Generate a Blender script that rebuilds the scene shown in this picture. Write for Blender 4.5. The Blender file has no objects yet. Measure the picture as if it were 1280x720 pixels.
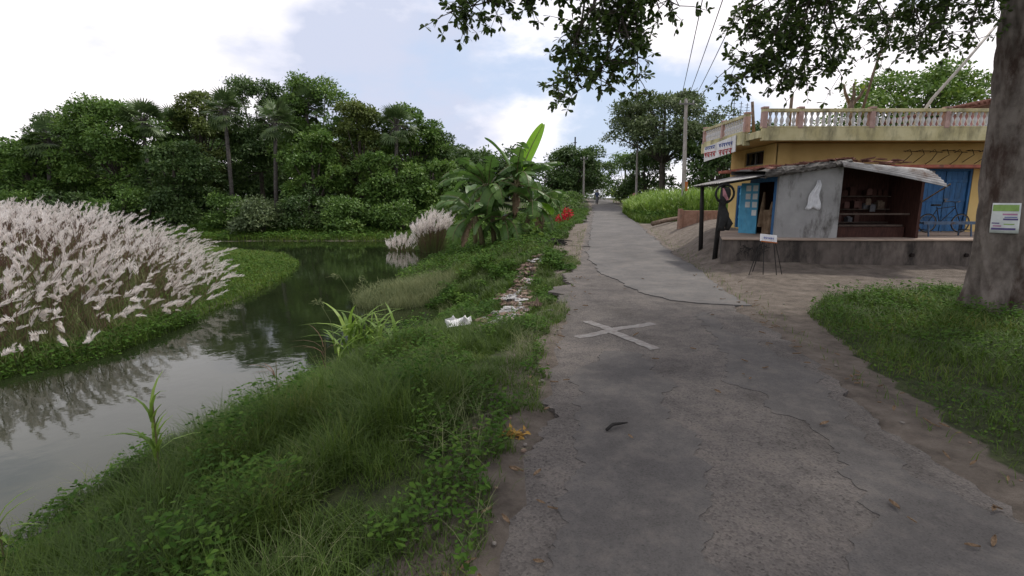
import bpy, bmesh, math, random
import numpy as np
from mathutils import Vector
R = math.radians
rng = np.random.default_rng(7)
random.seed(7)
scn = bpy.context.scene
COL = scn.collection

# ------------------------------------------------------------------ camera
cam_d = bpy.data.cameras.new('camera')
cam_d.lens = 18; cam_d.sensor_width = 36; cam_d.clip_end = 3000; cam_d.clip_start = 0.05
cam = bpy.data.objects.new('camera', cam_d); COL.objects.link(cam)
cam.location = (0, 0, 2.1); cam.rotation_euler = (R(90 - 9.926), 0, 0)
scn.camera = cam

# ------------------------------------------------------------------ sky and sun
SUN_EL, SUN_AZ = R(57), R(48)          # azimuth from +Y towards +X
world = bpy.data.worlds.new('World'); scn.world = world; world.use_nodes = True
nt = world.node_tree; nt.nodes.clear()
def wn(t, **kw):
    n = nt.nodes.new(t)
    for k, v in kw.items(): setattr(n, k, v)
    return n
sky = wn('ShaderNodeTexSky'); sky.sky_type = 'NISHITA'; sky.sun_disc = False
sky.sun_elevation = SUN_EL; sky.sun_rotation = SUN_AZ; sky.dust_density = 2.0; sky.air_density = 1.0
tc = wn('ShaderNodeTexCoord')
mp = wn('ShaderNodeMapping'); mp.inputs['Scale'].default_value = (1.25, 1.25, 2.6); mp.inputs['Location'].default_value = (3.1, 1.7, 0.4)
nz = wn('ShaderNodeTexNoise'); nz.inputs['Scale'].default_value = 2.3; nz.inputs['Detail'].default_value = 7; nz.inputs['Roughness'].default_value = 0.55
nt.links.new(tc.outputs['Generated'], mp.inputs['Vector']); nt.links.new(mp.outputs[0], nz.inputs['Vector'])
def sky_hole(px, py, width, gain):
    """a gap in the cloud round a sky direction"""
    p = R(9.926); cx = (px - 640) / 640; cy = -(py - 360) / 640
    d = Vector((cx, math.cos(p) + cy * math.sin(p), -math.sin(p) + cy * math.cos(p))).normalized()
    v = wn('ShaderNodeVectorMath', operation='DISTANCE'); v.inputs[1].default_value = d
    nt.links.new(tc.outputs['Generated'], v.inputs[0])
    m = wn('ShaderNodeMapRange'); m.interpolation_type = 'SMOOTHSTEP'
    m.inputs['From Min'].default_value = width; m.inputs['From Max'].default_value = 0.0
    m.inputs['To Min'].default_value = 0; m.inputs['To Max'].default_value = gain
    nt.links.new(v.outputs['Value'], m.inputs['Value'])
    return m.outputs[0]
acc = nz.outputs['Fac']
for a in [(440, 75, .36, .06), (640, 20, .2, .10), (560, 165, .2, .08), (620, 195, .15, .08), (700, 25, .22, .15), (870, 110, .30, .12),
          (790, 150, .2, .10), (60, 40, .7, -.22), (1120, 80, .5, -.12), (620, 100, .18, -.10)]:
    ad = wn('ShaderNodeMath', operation='ADD'); nt.links.new(acc, ad.inputs[0]); nt.links.new(sky_hole(*a), ad.inputs[1]); acc = ad.outputs[0]
cover = wn('ShaderNodeMapRange'); cover.interpolation_type = 'SMOOTHSTEP'
cover.inputs['From Min'].default_value = 0.68; cover.inputs['From Max'].default_value = 0.50
nt.links.new(acc, cover.inputs['Value'])
nz2 = wn('ShaderNodeTexNoise'); nz2.inputs['Scale'].default_value = 3.5; nz2.inputs['Detail'].default_value = 6
nt.links.new(mp.outputs[0], nz2.inputs['Vector'])
cr = wn('ShaderNodeValToRGB')
cr.color_ramp.elements[0].position = 0.33; cr.color_ramp.elements[0].color = (6.7, 7.2, 8.9, 1)
cr.color_ramp.elements[1].position = 0.55; cr.color_ramp.elements[1].color = (12.6, 12.1, 12.5, 1)
acc2 = nz2.outputs['Fac']
for a in [(40, 90, .65, .13), (450, 72, .30, -.24), (370, 85, .2, -.12), (570, 70, .2, -.16), (590, 165, .16, -.1), (660, 100, .22, .15), (1100, 60, .5, .15), (330, 20, .15, .1)]:
    ad = wn('ShaderNodeMath', operation='ADD'); nt.links.new(acc2, ad.inputs[0]); nt.links.new(sky_hole(*a), ad.inputs[1]); acc2 = ad.outputs[0]
nt.links.new(acc2, cr.inputs['Fac'])
thin = wn('ShaderNodeMixRGB'); thin.inputs['Fac'].default_value = 0.72; thin.inputs['Color2'].default_value = (7.0, 8.2, 10.6, 1)
nt.links.new(sky.outputs[0], thin.inputs['Color1'])
mx = wn('ShaderNodeMixRGB'); nt.links.new(cover.outputs[0], mx.inputs['Fac'])
nt.links.new(thin.outputs[0], mx.inputs['Color1']); nt.links.new(cr.outputs[0], mx.inputs['Color2'])
bg = wn('ShaderNodeBackground'); bg.inputs['Strength'].default_value = 0.1
out = wn('ShaderNodeOutputWorld')
nt.links.new(mx.outputs[0], bg.inputs['Color']); nt.links.new(bg.outputs[0], out.inputs['Surface'])

sun_d = bpy.data.lights.new('sun', 'SUN'); sun_d.energy = 3.0; sun_d.angle = R(5); sun_d.color = (1, .95, .87)
sun = bpy.data.objects.new('sun', sun_d); COL.objects.link(sun)
sv = Vector((math.sin(SUN_AZ) * math.cos(SUN_EL), math.cos(SUN_AZ) * math.cos(SUN_EL), math.sin(SUN_EL)))
sun.rotation_euler = sv.to_track_quat('Z', 'Y').to_euler(); sun.location = (0, 0, 60)

vs = scn.view_settings; vs.view_transform = 'Standard'; vs.look = 'None'; vs.gamma = 1; vs.exposure = 0.0; vs.use_curve_mapping = False
scn.render.engine = 'CYCLES'; scn.cycles.max_bounces = 6; scn.cycles.transparent_max_bounces = 4

# ------------------------------------------------------------------ materials
def new_mat(name):
    m = bpy.data.materials.new(name); m.use_nodes = True
    n = m.node_tree; b = n.nodes['Principled BSDF']; b.inputs['Specular IOR Level'].default_value = 0.25
    return m, n, b
def ramp(n, stops):
    r = n.nodes.new('ShaderNodeValToRGB'); e = r.color_ramp.elements
    while len(e) < len(stops): e.new(0.5)
    for q, (p, c) in zip(e, stops): q.position = p; q.color = (*c, 1)
    return r
def noise(n, scale, detail=5, rough=.6, stretch=None):
    t = n.nodes.new('ShaderNodeTexCoord'); x = n.nodes.new('ShaderNodeTexNoise')
    x.inputs['Scale'].default_value = scale; x.inputs['Detail'].default_value = detail; x.inputs['Roughness'].default_value = rough
    if stretch:
        m = n.nodes.new('ShaderNodeMapping'); m.inputs['Scale'].default_value = stretch
        n.links.new(t.outputs['Object'], m.inputs[0]); n.links.new(m.outputs[0], x.inputs['Vector'])
    else: n.links.new(t.outputs['Object'], x.inputs['Vector'])
    return x
def nmat(name, c1, c2, scale=4, rough=.85, bump=0.0, stain=None, stain_scale=1.5, stain_lo=.52, stain_hi=.68, stretch=None, metal=0, bscale=None):
    m, n, b = new_mat(name)
    x = noise(n, scale, stretch=stretch); r = ramp(n, [(.35, c1), (.65, c2)])
    n.links.new(x.outputs['Fac'], r.inputs[0]); col = r.outputs[0]
    if stain:
        y = noise(n, stain_scale, 8, .7, stretch=(1, 1, .35)); mr = n.nodes.new('ShaderNodeMapRange')
        mr.inputs['From Min'].default_value = stain_lo; mr.inputs['From Max'].default_value = stain_hi
        n.links.new(y.outputs['Fac'], mr.inputs['Value'])
        mm = n.nodes.new('ShaderNodeMixRGB'); mm.inputs['Color2'].default_value = (*stain, 1)
        n.links.new(mr.outputs[0], mm.inputs['Fac']); n.links.new(col, mm.inputs['Color1']); col = mm.outputs[0]
    n.links.new(col, b.inputs['Base Color']); b.inputs['Roughness'].default_value = rough; b.inputs['Metallic'].default_value = metal
    if bump:
        z = noise(n, bscale or scale * 6, 6, .65); bp = n.nodes.new('ShaderNodeBump'); bp.inputs['Strength'].default_value = bump; bp.inputs['Distance'].default_value = .02
        n.links.new(z.outputs['Fac'], bp.inputs['Height']); n.links.new(bp.outputs[0], b.inputs['Normal'])
    return m
def leaf_mat(name, stops, patch=.35, trans=.3, rough=.5, patch_col=None, spec=.3, gain=1.0):
    """random colour per leaf, with slow drifts from one clump to the next"""
    if stops[0][1][1] > stops[0][1][0] * 1.1: stops = [(p, (c[0] * 1.5 * gain, c[1] * 1.45 * gain, c[2] * 1.0 * gain)) for p, c in stops]
    m, n, b = new_mat(name)
    g = n.nodes.new('ShaderNodeNewGeometry'); x = noise(n, patch, 3)
    a = n.nodes.new('ShaderNodeMath'); a.operation = 'MULTIPLY_ADD'; a.inputs[1].default_value = .55
    k = n.nodes.new('ShaderNodeMath'); k.operation = 'MULTIPLY_ADD'; k.inputs[1].default_value = 1.3; k.inputs[2].default_value = -.42
    n.links.new(x.outputs['Fac'], k.inputs[0]); n.links.new(g.outputs['Random Per Island'], a.inputs[0]); n.links.new(k.outputs[0], a.inputs[2])
    r = ramp(n, stops); n.links.new(a.outputs[0], r.inputs[0])
    n.links.new(r.outputs[0], b.inputs['Base Color']); b.inputs['Roughness'].default_value = rough; b.inputs['Specular IOR Level'].default_value = spec
    t = n.nodes.new('ShaderNodeBsdfTranslucent'); n.links.new(r.outputs[0], t.inputs['Color'])
    s = n.nodes.new('ShaderNodeMixShader'); s.inputs[0].default_value = trans
    o = n.nodes['Material Output']; n.links.new(b.outputs[0], s.inputs[1]); n.links.new(t.outputs[0], s.inputs[2]); n.links.new(s.outputs[0], o.inputs[0])
    return m
def plain(name, c, rough=.7, metal=0, v=.75):
    return nmat(name, tuple(x * v for x in c), c, 9, rough, metal=metal)

M = {}
M['yellow'] = nmat('yellow_limewash', (.50, .35, .13), (.60, .44, .18), 1.2, .9, .15, stain=(.20, .16, .09), stain_scale=.9, stain_lo=.58, stain_hi=.82)
M['cream'] = nmat('cream_band', (.46, .41, .22), (.58, .53, .32), 2, .9, .15, stain=(.10, .095, .06), stain_scale=1.6, stain_lo=.47, stain_hi=.70)
M['baluster'] = nmat('grey_white_cement', (.42, .42, .42), (.60, .59, .58), 5, .9, .1, stain=(.13, .12, .11), stain_scale=2.5)
M['pink'] = nmat('faded_pink_paint', (.37, .24, .21), (.48, .33, .29), 5, .9, .1, stain=(.14, .09, .08), stain_scale=3)
M['redledge'] = nmat('red_oxide_paint', (.33, .10, .07), (.45, .17, .12), 4, .9, .1, stain=(.12, .08, .07), stain_scale=3)
M['blue'] = nmat('blue_door_paint', (.022, .09, .22), (.04, .14, .30), 3, .6, .1, stain=(.03, .07, .13), stain_scale=3, stretch=(3, 3, .5))
M['bluelight'] = nmat('light_blue_paint', (.07, .30, .48), (.11, .38, .56), 3, .6, .1, stain=(.06, .15, .22), stain_scale=3)
M['bluebench'] = nmat('blue_grey_steel', (.055, .09, .15), (.09, .14, .21), 8, .5, .05, stain=(.08, .05, .035), stain_scale=6)
M['dark'] = plain('painted_opening_shade', (.018, .013, .011), .95)  # near-black fill: the shade inside openings is put into the colour
M['shopwood'] = nmat('dark_red_boards', (.034, .014, .011), (.075, .032, .024), 6, .8, .2, stretch=(6, 6, .6))
M['plaster'] = nmat('grey_cement_plaster', (.25, .25, .247), (.34, .34, .335), 1.5, .92, .2, stain=(.085, .08, .074), stain_scale=2.2, stain_lo=.52, stain_hi=.68)
M['plinth'] = nmat('stained_cement', (.11, .092, .08), (.17, .145, .125), 1.6, .95, .3, stain=(.035, .03, .027), stain_scale=1.6, stain_lo=.42, stain_hi=.62)
M['terrace'] = nmat('dusty_terrace_floor', (.30, .23, .18), (.38, .30, .24), 2, .95, .2)
M['thatch'] = nmat('blackened_thatch', (.05, .045, .04), (.16, .15, .14), 5, .95, .6, stretch=(1, 1, 4))
M['tile'] = nmat('country_tile', (.13, .055, .04), (.24, .12, .09), 8, .9, .4)
M['tin'] = nmat('weathered_corrugated_tin', (.17, .165, .16), (.29, .285, .28), 3, .55, .1, stain=(.09, .055, .038), stain_scale=2.5, stain_lo=.5, stain_hi=.66, metal=.3)
M['tarwood'] = nmat('tarred_post', (.012, .011, .010), (.03, .027, .025), 8, .8, .3, stretch=(4, 4, .5))
M['rubber'] = nmat('black_rubber', (.012, .012, .012), (.025, .025, .024), 12, .75)
M['concretepole'] = nmat('cement_pole', (.25, .23, .21), (.36, .335, .31), 2, .9, .2, stretch=(3, 3, .4), stain=(.14, .12, .1), stain_scale=2)
M['orange'] = plain('orange_band_paint', (.45, .14, .04), .8)
M['steel'] = plain('dull_steel', (.16, .155, .15), .5, .5)
M['wire'] = plain('power_line_black', (.03, .03, .03), .7)
M['white'] = nmat('white_paint', (.60, .60, .60), (.74, .73, .72), 5, .8, stain=(.35, .33, .3), stain_scale=3)
M['paper'] = nmat('printed_paper', (.55, .58, .57), (.70, .72, .70), 6, .8)
M['cloth'] = nmat('white_cloth', (.55, .56, .58), (.68, .69, .71), 8, .9)
M['green_ink'] = plain('green_ink', (.30, .46, .14), .8)
M['purple_ink'] = plain('purple_ink', (.12, .09, .24), .8)
M['pink_ink'] = plain('pink_ink', (.5, .25, .38), .8)
M['red_ink'] = plain('red_ink', (.50, .06, .06), .8)
M['blue_ink'] = plain('blue_ink', (.06, .10, .35), .8)
M['black_ink'] = plain('black_ink', (.02, .02, .02), .9)
M['brick'] = nmat('brown_brick', (.22, .12, .085), (.32, .20, .15), 5, .95, .3, stain=(.13, .1, .08), stain_scale=3)
M['pinkwall'] = nmat('pink_wall', (.40, .20, .18), (.52, .29, .26), 3, .9, .1, stain=(.2, .12, .1), stain_scale=2)
M['bark'] = nmat('grey_bark', (.085, .07, .06), (.20, .172, .15), 4.0, .95, 1.0, stain=(.055, .036, .028), stain_scale=2.1, stain_lo=.50, stain_hi=.62, stretch=(1.2, 1.2, .7), bscale=10)
M['darkbark'] = nmat('dark_bark', (.05, .042, .034), (.12, .10, .085), 4, .95, .6, stretch=(3, 3, .5))
M['palmbark'] = nmat('palm_bark', (.05, .045, .04), (.105, .095, .085), 3, .95, .5, stretch=(1, 1, 5))
M['bamboo'] = nmat('dry_bamboo', (.34, .31, .27), (.48, .45, .40), 5, .7, .1)
M['shelf'] = nmat('dark_shelf_board', (.05, .035, .028), (.10, .075, .06), 8, .8)
M['stick'] = nmat('dry_wood', (.10, .07, .05), (.2, .15, .11), 8, .9, .2)
M['bananastem'] = nmat('banana_stem', (.09, .075, .035), (.17, .15, .075), 4, .7, .2, stretch=(4, 4, .5))
M['deadleaf'] = nmat('dead_brown_leaf', (.13, .085, .05), (.24, .17, .11), 6, .9)
M['red'] = leaf_mat('red_leaf', [(0, (.40, .012, .02)), (.5, (.55, .02, .04)), (1, (.62, .05, .07))], trans=.3)
M['orangebrown'] = plain('orange_fruit_pulp', (.40, .24, .06), .8)
M['skin'] = plain('brown_skin', (.22, .12, .08), .6)
M['shirt'] = plain('dark_blue_cloth', (.06, .08, .13), .9)
M['trouser'] = plain('grey_cloth', (.14, .14, .15), .9)
M['pinkcloth'] = plain('pink_cloth', (.42, .20, .22), .9)

G1 = [(0, (.014, .030, .010)), (.45, (.030, .062, .017)), (.8, (.058, .105, .027)), (1, (.10, .14, .04))]
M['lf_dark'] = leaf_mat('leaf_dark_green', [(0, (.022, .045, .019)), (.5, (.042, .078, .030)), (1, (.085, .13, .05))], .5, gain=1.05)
M['lf_olive'] = leaf_mat('leaf_olive_green', [(0, (.04, .062, .02)), (.5, (.075, .105, .034)), (1, (.13, .16, .06))], .5)
M['lf_mid'] = leaf_mat('leaf_mid_green', [(0, (.032, .066, .020)), (.5, (.062, .118, .032)), (1, (.115, .175, .05))], .45, gain=1.08)
M['lf_light'] = leaf_mat('leaf_light_green', [(0, (.035, .075, .018)), (.5, (.07, .13, .03)), (1, (.13, .19, .05))], .5)
M['lf_grey'] = leaf_mat('leaf_grey_green', [(0, (.035, .055, .032)), (.5, (.065, .095, .055)), (1, (.12, .15, .09))], .4)
M['lf_yellow'] = leaf_mat('leaf_yellow_green', [(0, (.06, .11, .02)), (.5, (.12, .19, .03)), (1, (.22, .26, .05))], .8)
M['lf_near'] = leaf_mat('leaf_near_tree', [(0, (.022, .040, .014)), (.5, (.042, .072, .022)), (1, (.08, .12, .036))], 1.5, trans=.3, rough=.4)
M['palm'] = leaf_mat('palm_frond', [(0, (.030, .055, .028)), (.5, (.055, .09, .045)), (1, (.10, .14, .075))], .8, trans=.2)
M['banana'] = leaf_mat('banana_leaf', [(0, (.026, .056, .02)), (.5, (.045, .09, .028)), (1, (.08, .14, .042))], .8, trans=.35, rough=.4, gain=1.2)
M['bananayoung'] = leaf_mat('banana_young_leaf', [(0, (.13, .27, .03)), (.5, (.17, .34, .04)), (1, (.21, .40, .05))], .8, trans=.45, rough=.4)
M['grass'] = leaf_mat('grass_blade', [(0, (.030, .055, .012)), (.45, (.06, .11, .022)), (.8, (.10, .165, .035)), (1, (.20, .20, .08))], .7, trans=.35, rough=.6, gain=.68)
M['grasslight'] = leaf_mat('grass_light', [(0, (.05, .10, .018)), (.45, (.09, .16, .028)), (.8, (.14, .20, .045)), (1, (.24, .25, .10))], .6, trans=.35, rough=.6, gain=.66)
M['weed'] = leaf_mat('weed_leaf', [(0, (.022, .055, .014)), (.5, (.05, .11, .024)), (1, (.10, .17, .04))], .9, trans=.3, rough=.75, spec=.1, gain=.72)
M['kansleaf'] = leaf_mat('kans_leaf', [(0, (.09, .055, .038)), (.25, (.15, .105, .065)), (.45, (.10, .13, .04)), (.75, (.15, .19, .06)), (1, (.34, .30, .20))], .55, trans=.3, rough=.7)
M['plume'] = leaf_mat('kans_plume', [(0, (.44, .37, .33)), (.35, (.70, .64, .60)), (1, (.88, .85, .82))], .8, trans=.45, rough=.9)
M['palegrass'] = leaf_mat('pale_grass', [(0, (.085, .115, .07)), (.5, (.14, .17, .105)), (1, (.22, .235, .165))], .9, trans=.3, rough=.8, gain=.72)
M['drybrown'] = leaf_mat('dry_stems', [(0, (.07, .035, .03)), (.5, (.12, .07, .05)), (1, (.2, .13, .09))], .9, trans=.2, rough=.9)
M['corn'] = leaf_mat('cane_leaf', [(0, (.06, .115, .025)), (.5, (.12, .20, .045)), (1, (.21, .28, .09))], .5, trans=.4)

# road
def road_mat(name, c1, c2, c3, bump, agg):
    m, n, b = new_mat(name)
    x = noise(n, .8, 12, .78); r = ramp(n, [(.36, c1), (.5, c2), (.64, c3)]); n.links.new(x.outputs['Fac'], r.inputs[0])
    v = n.nodes.new('ShaderNodeTexVoronoi'); v.inputs['Scale'].default_value = agg; t = n.nodes.new('ShaderNodeTexCoord'); n.links.new(t.outputs['Object'], v.inputs['Vector'])
    h = n.nodes.new('ShaderNodeHueSaturation'); h.inputs['Saturation'].default_value = 0.0; n.links.new(v.outputs['Color'], h.inputs['Color'])
    o = n.nodes.new('ShaderNodeMixRGB'); o.blend_type = 'OVERLAY'; o.inputs['Fac'].default_value = .55 if bump > .3 else .25
    n.links.new(r.outputs[0], o.inputs['Color1']); n.links.new(h.outputs[0], o.inputs['Color2'])
    d = noise(n, 3.2, 6, .7); dr = n.nodes.new('ShaderNodeMapRange'); dr.inputs['From Min'].default_value = .5; dr.inputs['From Max'].default_value = .72; dr.inputs['To Max'].default_value = .62
    n.links.new(d.outputs['Fac'], dr.inputs['Value'])
    dm = n.nodes.new('ShaderNodeMixRGB'); dm.inputs['Color2'].default_value = (.128, .112, .098, 1); n.links.new(dr.outputs[0], dm.inputs['Fac']); n.links.new(o.outputs[0], dm.inputs['Color1'])
    n.links.new(dm.outputs[0], b.inputs['Base Color']); b.inputs['Roughness'].default_value = .88
    bn = noise(n, agg * .8, 4, .7); ad = n.nodes.new('ShaderNodeMath'); n.links.new(bn.outputs['Fac'], ad.inputs[0]); n.links.new(v.outputs['Distance'], ad.inputs[1])
    bp = n.nodes.new('ShaderNodeBump'); bp.inputs['Strength'].default_value = bump; bp.inputs['Distance'].default_value = .03
    n.links.new(ad.outputs[0], bp.inputs['Height']); n.links.new(bp.outputs[0], b.inputs['Normal'])
    return m
M['oldroad'] = road_mat('broken_aggregate_road', (.050, .044, .040), (.082, .073, .067), (.125, .109, .097), .5, 62)  # near aggregate, albedo also lowered to paint in the dark foreground
M['tar'] = road_mat('smooth_tar', (.058, .053, .050), (.078, .072, .068), (.108, .098, .09), .25, 90)  # near tar, tone lowered too so the colour carries foreground darkness
M['newtar'] = road_mat('dusty_grey_tar', (.074, .07, .067), (.098, .092, .088), (.134, .124, .115), .25, 80)
M['crossmark'] = nmat('mottled_white_cross', (.165, .157, .15), (.235, .225, .215), 14, .9, .2, stain=(.15, .13, .12), stain_scale=9, stain_lo=.44, stain_hi=.66)

# ground
def ground_mat():
    m, n, b = new_mat('village_ground')
    at = n.nodes.new('ShaderNodeAttribute'); at.attribute_name = 'dirt'
    x = noise(n, 1.1, 8, .7)
    s = n.nodes.new('ShaderNodeMath'); s.operation = 'MULTIPLY_ADD'; s.inputs[1].default_value = 1.2; s.inputs[2].default_value = -.6; n.links.new(x.outputs['Fac'], s.inputs[0])
    a = n.nodes.new('ShaderNodeMath'); n.links.new(at.outputs['Fac'], a.inputs[0]); n.links.new(s.outputs[0], a.inputs[1])
    mr = n.nodes.new('ShaderNodeMapRange'); mr.inputs['From Min'].default_value = .38; mr.inputs['From Max'].default_value = .58; n.links.new(a.outputs[0], mr.inputs['Value'])
    dn = noise(n, 2.6, 9, .72); dr = ramp(n, [(.28, (.065, .052, .042)), (.48, (.145, .12, .098)), (.75, (.25, .21, .175))]); n.links.new(dn.outputs['Fac'], dr.inputs[0])
    gn = noise(n, 6, 6); gr = ramp(n, [(.35, (.028, .035, .014)), (.65, (.07, .085, .03))]); n.links.new(gn.outputs['Fac'], gr.inputs[0])
    mm = n.nodes.new('ShaderNodeMixRGB'); n.links.new(mr.outputs[0], mm.inputs[0]); n.links.new(gr.outputs[0], mm.inputs[1]); n.links.new(dr.outputs[0], mm.inputs[2])
    n.links.new(mm.outputs[0], b.inputs['Base Color']); b.inputs['Roughness'].default_value = .95
    bn = noise(n, 9, 10, .78); bp = n.nodes.new('ShaderNodeBump'); bp.inputs['Strength'].default_value = 1.0; bp.inputs['Distance'].default_value = .09
    n.links.new(bn.outputs['Fac'], bp.inputs['Height']); n.links.new(bp.outputs[0], b.inputs['Normal'])
    return m
M['ground'] = ground_mat()
def water_mat():
    m, n, b = new_mat('pond_water')
    x = noise(n, .5, 4); r = ramp(n, [(.35, (.010, .015, .006)), (.65, (.016, .022, .009))]); n.links.new(x.outputs['Fac'], r.inputs[0])
    n.links.new(r.outputs[0], b.inputs['Base Color']); b.inputs['Roughness'].default_value = .04; b.inputs['IOR'].default_value = 1.33; b.inputs['Specular IOR Level'].default_value = .75
    w = noise(n, 3.0, 3, .5); bp = n.nodes.new('ShaderNodeBump'); bp.inputs['Strength'].default_value = .05; bp.inputs['Distance'].default_value = .05
    n.links.new(w.outputs['Fac'], bp.inputs['Height']); n.links.new(bp.outputs[0], b.inputs['Normal'])
    return m
M['water'] = water_mat()

# ------------------------------------------------------------------ mesh helpers
class MB:
    def __init__(s): s.V = []; s.F = []; s.MI = []; s.n = 0
    def add(s, V, F, mi=0):
        V = np.asarray(V, float).reshape(-1, 3)
        if isinstance(F, np.ndarray): s.F.append(F + s.n); s.MI.append(np.full(len(F), mi))
        else:
            for f in F: s.F.append(np.asarray([f]) + s.n); s.MI.append(np.full(1, mi))
        s.V.append(V); s.n += len(V)
    def box(s, c, d, rz=0, mi=0, ry=0, rx=0):
        x, y, z = (q / 2 for q in d)
        v = np.array([(-x, -y, -z), (x, -y, -z), (x, y, -z), (-x, y, -z), (-x, -y, z), (x, -y, z), (x, y, z), (-x, y, z)])
        if rx: ca, sa = math.cos(rx), math.sin(rx); v = v @ np.array([[1, 0, 0], [0, ca, sa], [0, -sa, ca]])
        if ry: ca, sa = math.cos(ry), math.sin(ry); v = v @ np.array([[ca, 0, -sa], [0, 1, 0], [sa, 0, ca]])
        if rz: ca, sa = math.cos(rz), math.sin(rz); v = v @ np.array([[ca, sa, 0], [-sa, ca, 0], [0, 0, 1]])
        s.add(v + np.array(c), np.array([(0, 3, 2, 1), (4, 5, 6, 7), (0, 1, 5, 4), (1, 2, 6, 5), (2, 3, 7, 6), (3, 0, 4, 7)]), mi)
    def span(s, a, b, mi=0):            # box between two corners
        a = np.array(a, float); b = np.array(b, float); s.box((a + b) / 2, np.abs(b - a), mi=mi)
    def tube(s, P, rad, seg=8, mi=0, cap=True):
        P = np.asarray(P, float); n = len(P); rad = np.broadcast_to(np.asarray(rad, float), (n,))
        T = np.gradient(P, axis=0); T /= np.linalg.norm(T, axis=1)[:, None] + 1e-9
        ref = np.array([0, 0, 1.]) if abs(T[0][2]) < .9 else np.array([1., 0, 0])
        a = np.linspace(0, 2 * math.pi, seg, endpoint=False); V = []
        u = np.cross(T[0], ref); u /= np.linalg.norm(u)
        for i in range(n):
            u = u - T[i] * np.dot(u, T[i]); u /= np.linalg.norm(u) + 1e-9; w = np.cross(T[i], u)
            V.append(P[i] + rad[i] * (np.cos(a)[:, None] * u + np.sin(a)[:, None] * w))
        V = np.concatenate(V); i0 = np.arange(n - 1)[:, None] * seg; k = np.arange(seg)[None]
        F = np.stack([i0 + k, i0 + (k + 1) % seg, i0 + seg + (k + 1) % seg, i0 + seg + k], -1).reshape(-1, 4)
        s.add(V, F, mi)
        if cap:
            s.F.append(np.array([list(range(seg))[::-1]]) + s.n - n * seg); s.MI.append(np.array([mi]))
            s.F.append(np.array([list(range((n - 1) * seg, n * seg))]) + s.n - n * seg); s.MI.append(np.array([mi]))
    def lathe(s, c, prof, seg=12, mi=0):
        s.tube([(c[0], c[1], c[2] + z) for r, z in prof], [r for r, z in prof], seg, mi)
    def torus(s, c, Rr, r, axis='y', seg=28, seg2=8, mi=0, tilt=0):
        a = np.linspace(0, 2 * math.pi, seg, endpoint=False); b = np.linspace(0, 2 * math.pi, seg2, endpoint=False)
        A, B = np.meshgrid(a, b, indexing='ij'); q = (Rr + r * np.cos(B)); X = q * np.cos(A); Z = q * np.sin(A); Y = r * np.sin(B)
        V = np.stack([X, Y, Z] if axis == 'y' else ([Y, X, Z] if axis == 'x' else [X, Z, Y]), -1).reshape(-1, 3)
        if tilt: ca, sa = math.cos(tilt), math.sin(tilt); V = V @ np.array([[ca, sa, 0], [-sa, ca, 0], [0, 0, 1]])
        i = np.arange(seg)[:, None]; k = np.arange(seg2)[None]
        F = np.stack([i * seg2 + k, ((i + 1) % seg) * seg2 + k, ((i + 1) % seg) * seg2 + (k + 1) % seg2, i * seg2 + (k + 1) % seg2], -1).reshape(-1, 4)
        s.add(V + np.array(c), F, mi)
    def grid(s, P, mi=0):
        P = np.asarray(P, float); h, w = P.shape[:2]; i = np.arange(h - 1)[:, None] * w; k = np.arange(w - 1)[None]
        s.add(P.reshape(-1, 3), np.stack([i + k, i + k + 1, i + w + k + 1, i + w + k], -1).reshape(-1, 4), mi)
    def blades(s, P, head, h, w, lean, mi=0, levels=3, droop=1.0):
        """arching grass blades: base P (n,3), heading angle, height, width, lean amount"""
        n = len(P); dx = np.stack([np.cos(head), np.sin(head), np.zeros(n)], 1); sd = np.stack([-np.sin(head), np.cos(head), np.zeros(n)], 1)
        L = []
        for j in range(levels):
            t = j / (levels - 1); ww = w * (1 - t) ** .7 * .5 + .0008
            c = P + dx * (lean * h * t ** 1.8)[:, None] + np.array([0, 0, 1.]) * (h * (t - droop * .35 * lean * t ** 2.2))[:, None]
            L += [c - sd * ww[:, None], c + sd * ww[:, None]]
        V = np.stack(L, 1).reshape(-1, 3); b = np.arange(n)[:, None] * (2 * levels)
        F = np.concatenate([np.concatenate([b + 2 * j, b + 2 * j + 1, b + 2 * j + 3, b + 2 * j + 2], 1) for j in range(levels - 1)])
        s.add(V, F, mi)
    def leaves(s, P, D, N, L, W, mi=0, six=False):
        n = len(P); D = D / (np.linalg.norm(D, axis=1)[:, None] + 1e-9)
        S = np.cross(D, N); S /= np.linalg.norm(S, axis=1)[:, None] + 1e-9; U = np.cross(S, D)
        L = np.broadcast_to(L, (n,))[:, None]; W = np.broadcast_to(W, (n,))[:, None]
        if six:
            pts = [P, P + D * L * .4 - S * W * .36, P + D * L * .75 - S * W * .5 - U * L * .05, P + D * L - U * L * .12, P + D * L * .75 + S * W * .5 - U * L * .05, P + D * L * .4 + S * W * .36]
        else:
            pts = [P, P + D * L * .5 - S * W * .5, P + D * L - U * L * .15, P + D * L * .5 + S * W * .5]
        k = len(pts); V = np.stack(pts, 1).reshape(-1, 3); s.add(V, np.arange(n * k).reshape(n, k), mi)
    def build(s, name, mats, parent=None, origin=None, smooth=False, bevel=0):
        V = np.concatenate(s.V)
        if parent is not None:
            r = parent
            while r.parent is not None: r = r.parent
            V = V - np.array(r.location)
        elif origin is not None: V = V - np.array(origin)
        me = bpy.data.meshes.new(name); me.vertices.add(len(V)); me.vertices.foreach_set('co', V.astype(np.float32).ravel())
        li = np.concatenate([f.ravel() for f in s.F]); tot = np.concatenate([np.full(len(f), f.shape[1]) for f in s.F]); st = np.concatenate([[0], np.cumsum(tot)[:-1]])
        me.loops.add(len(li)); me.loops.foreach_set('vertex_index', li.astype(np.int32))
        me.polygons.add(len(tot)); me.polygons.foreach_set('loop_start', st.astype(np.int32)); me.polygons.foreach_set('loop_total', tot.astype(np.int32))
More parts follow.
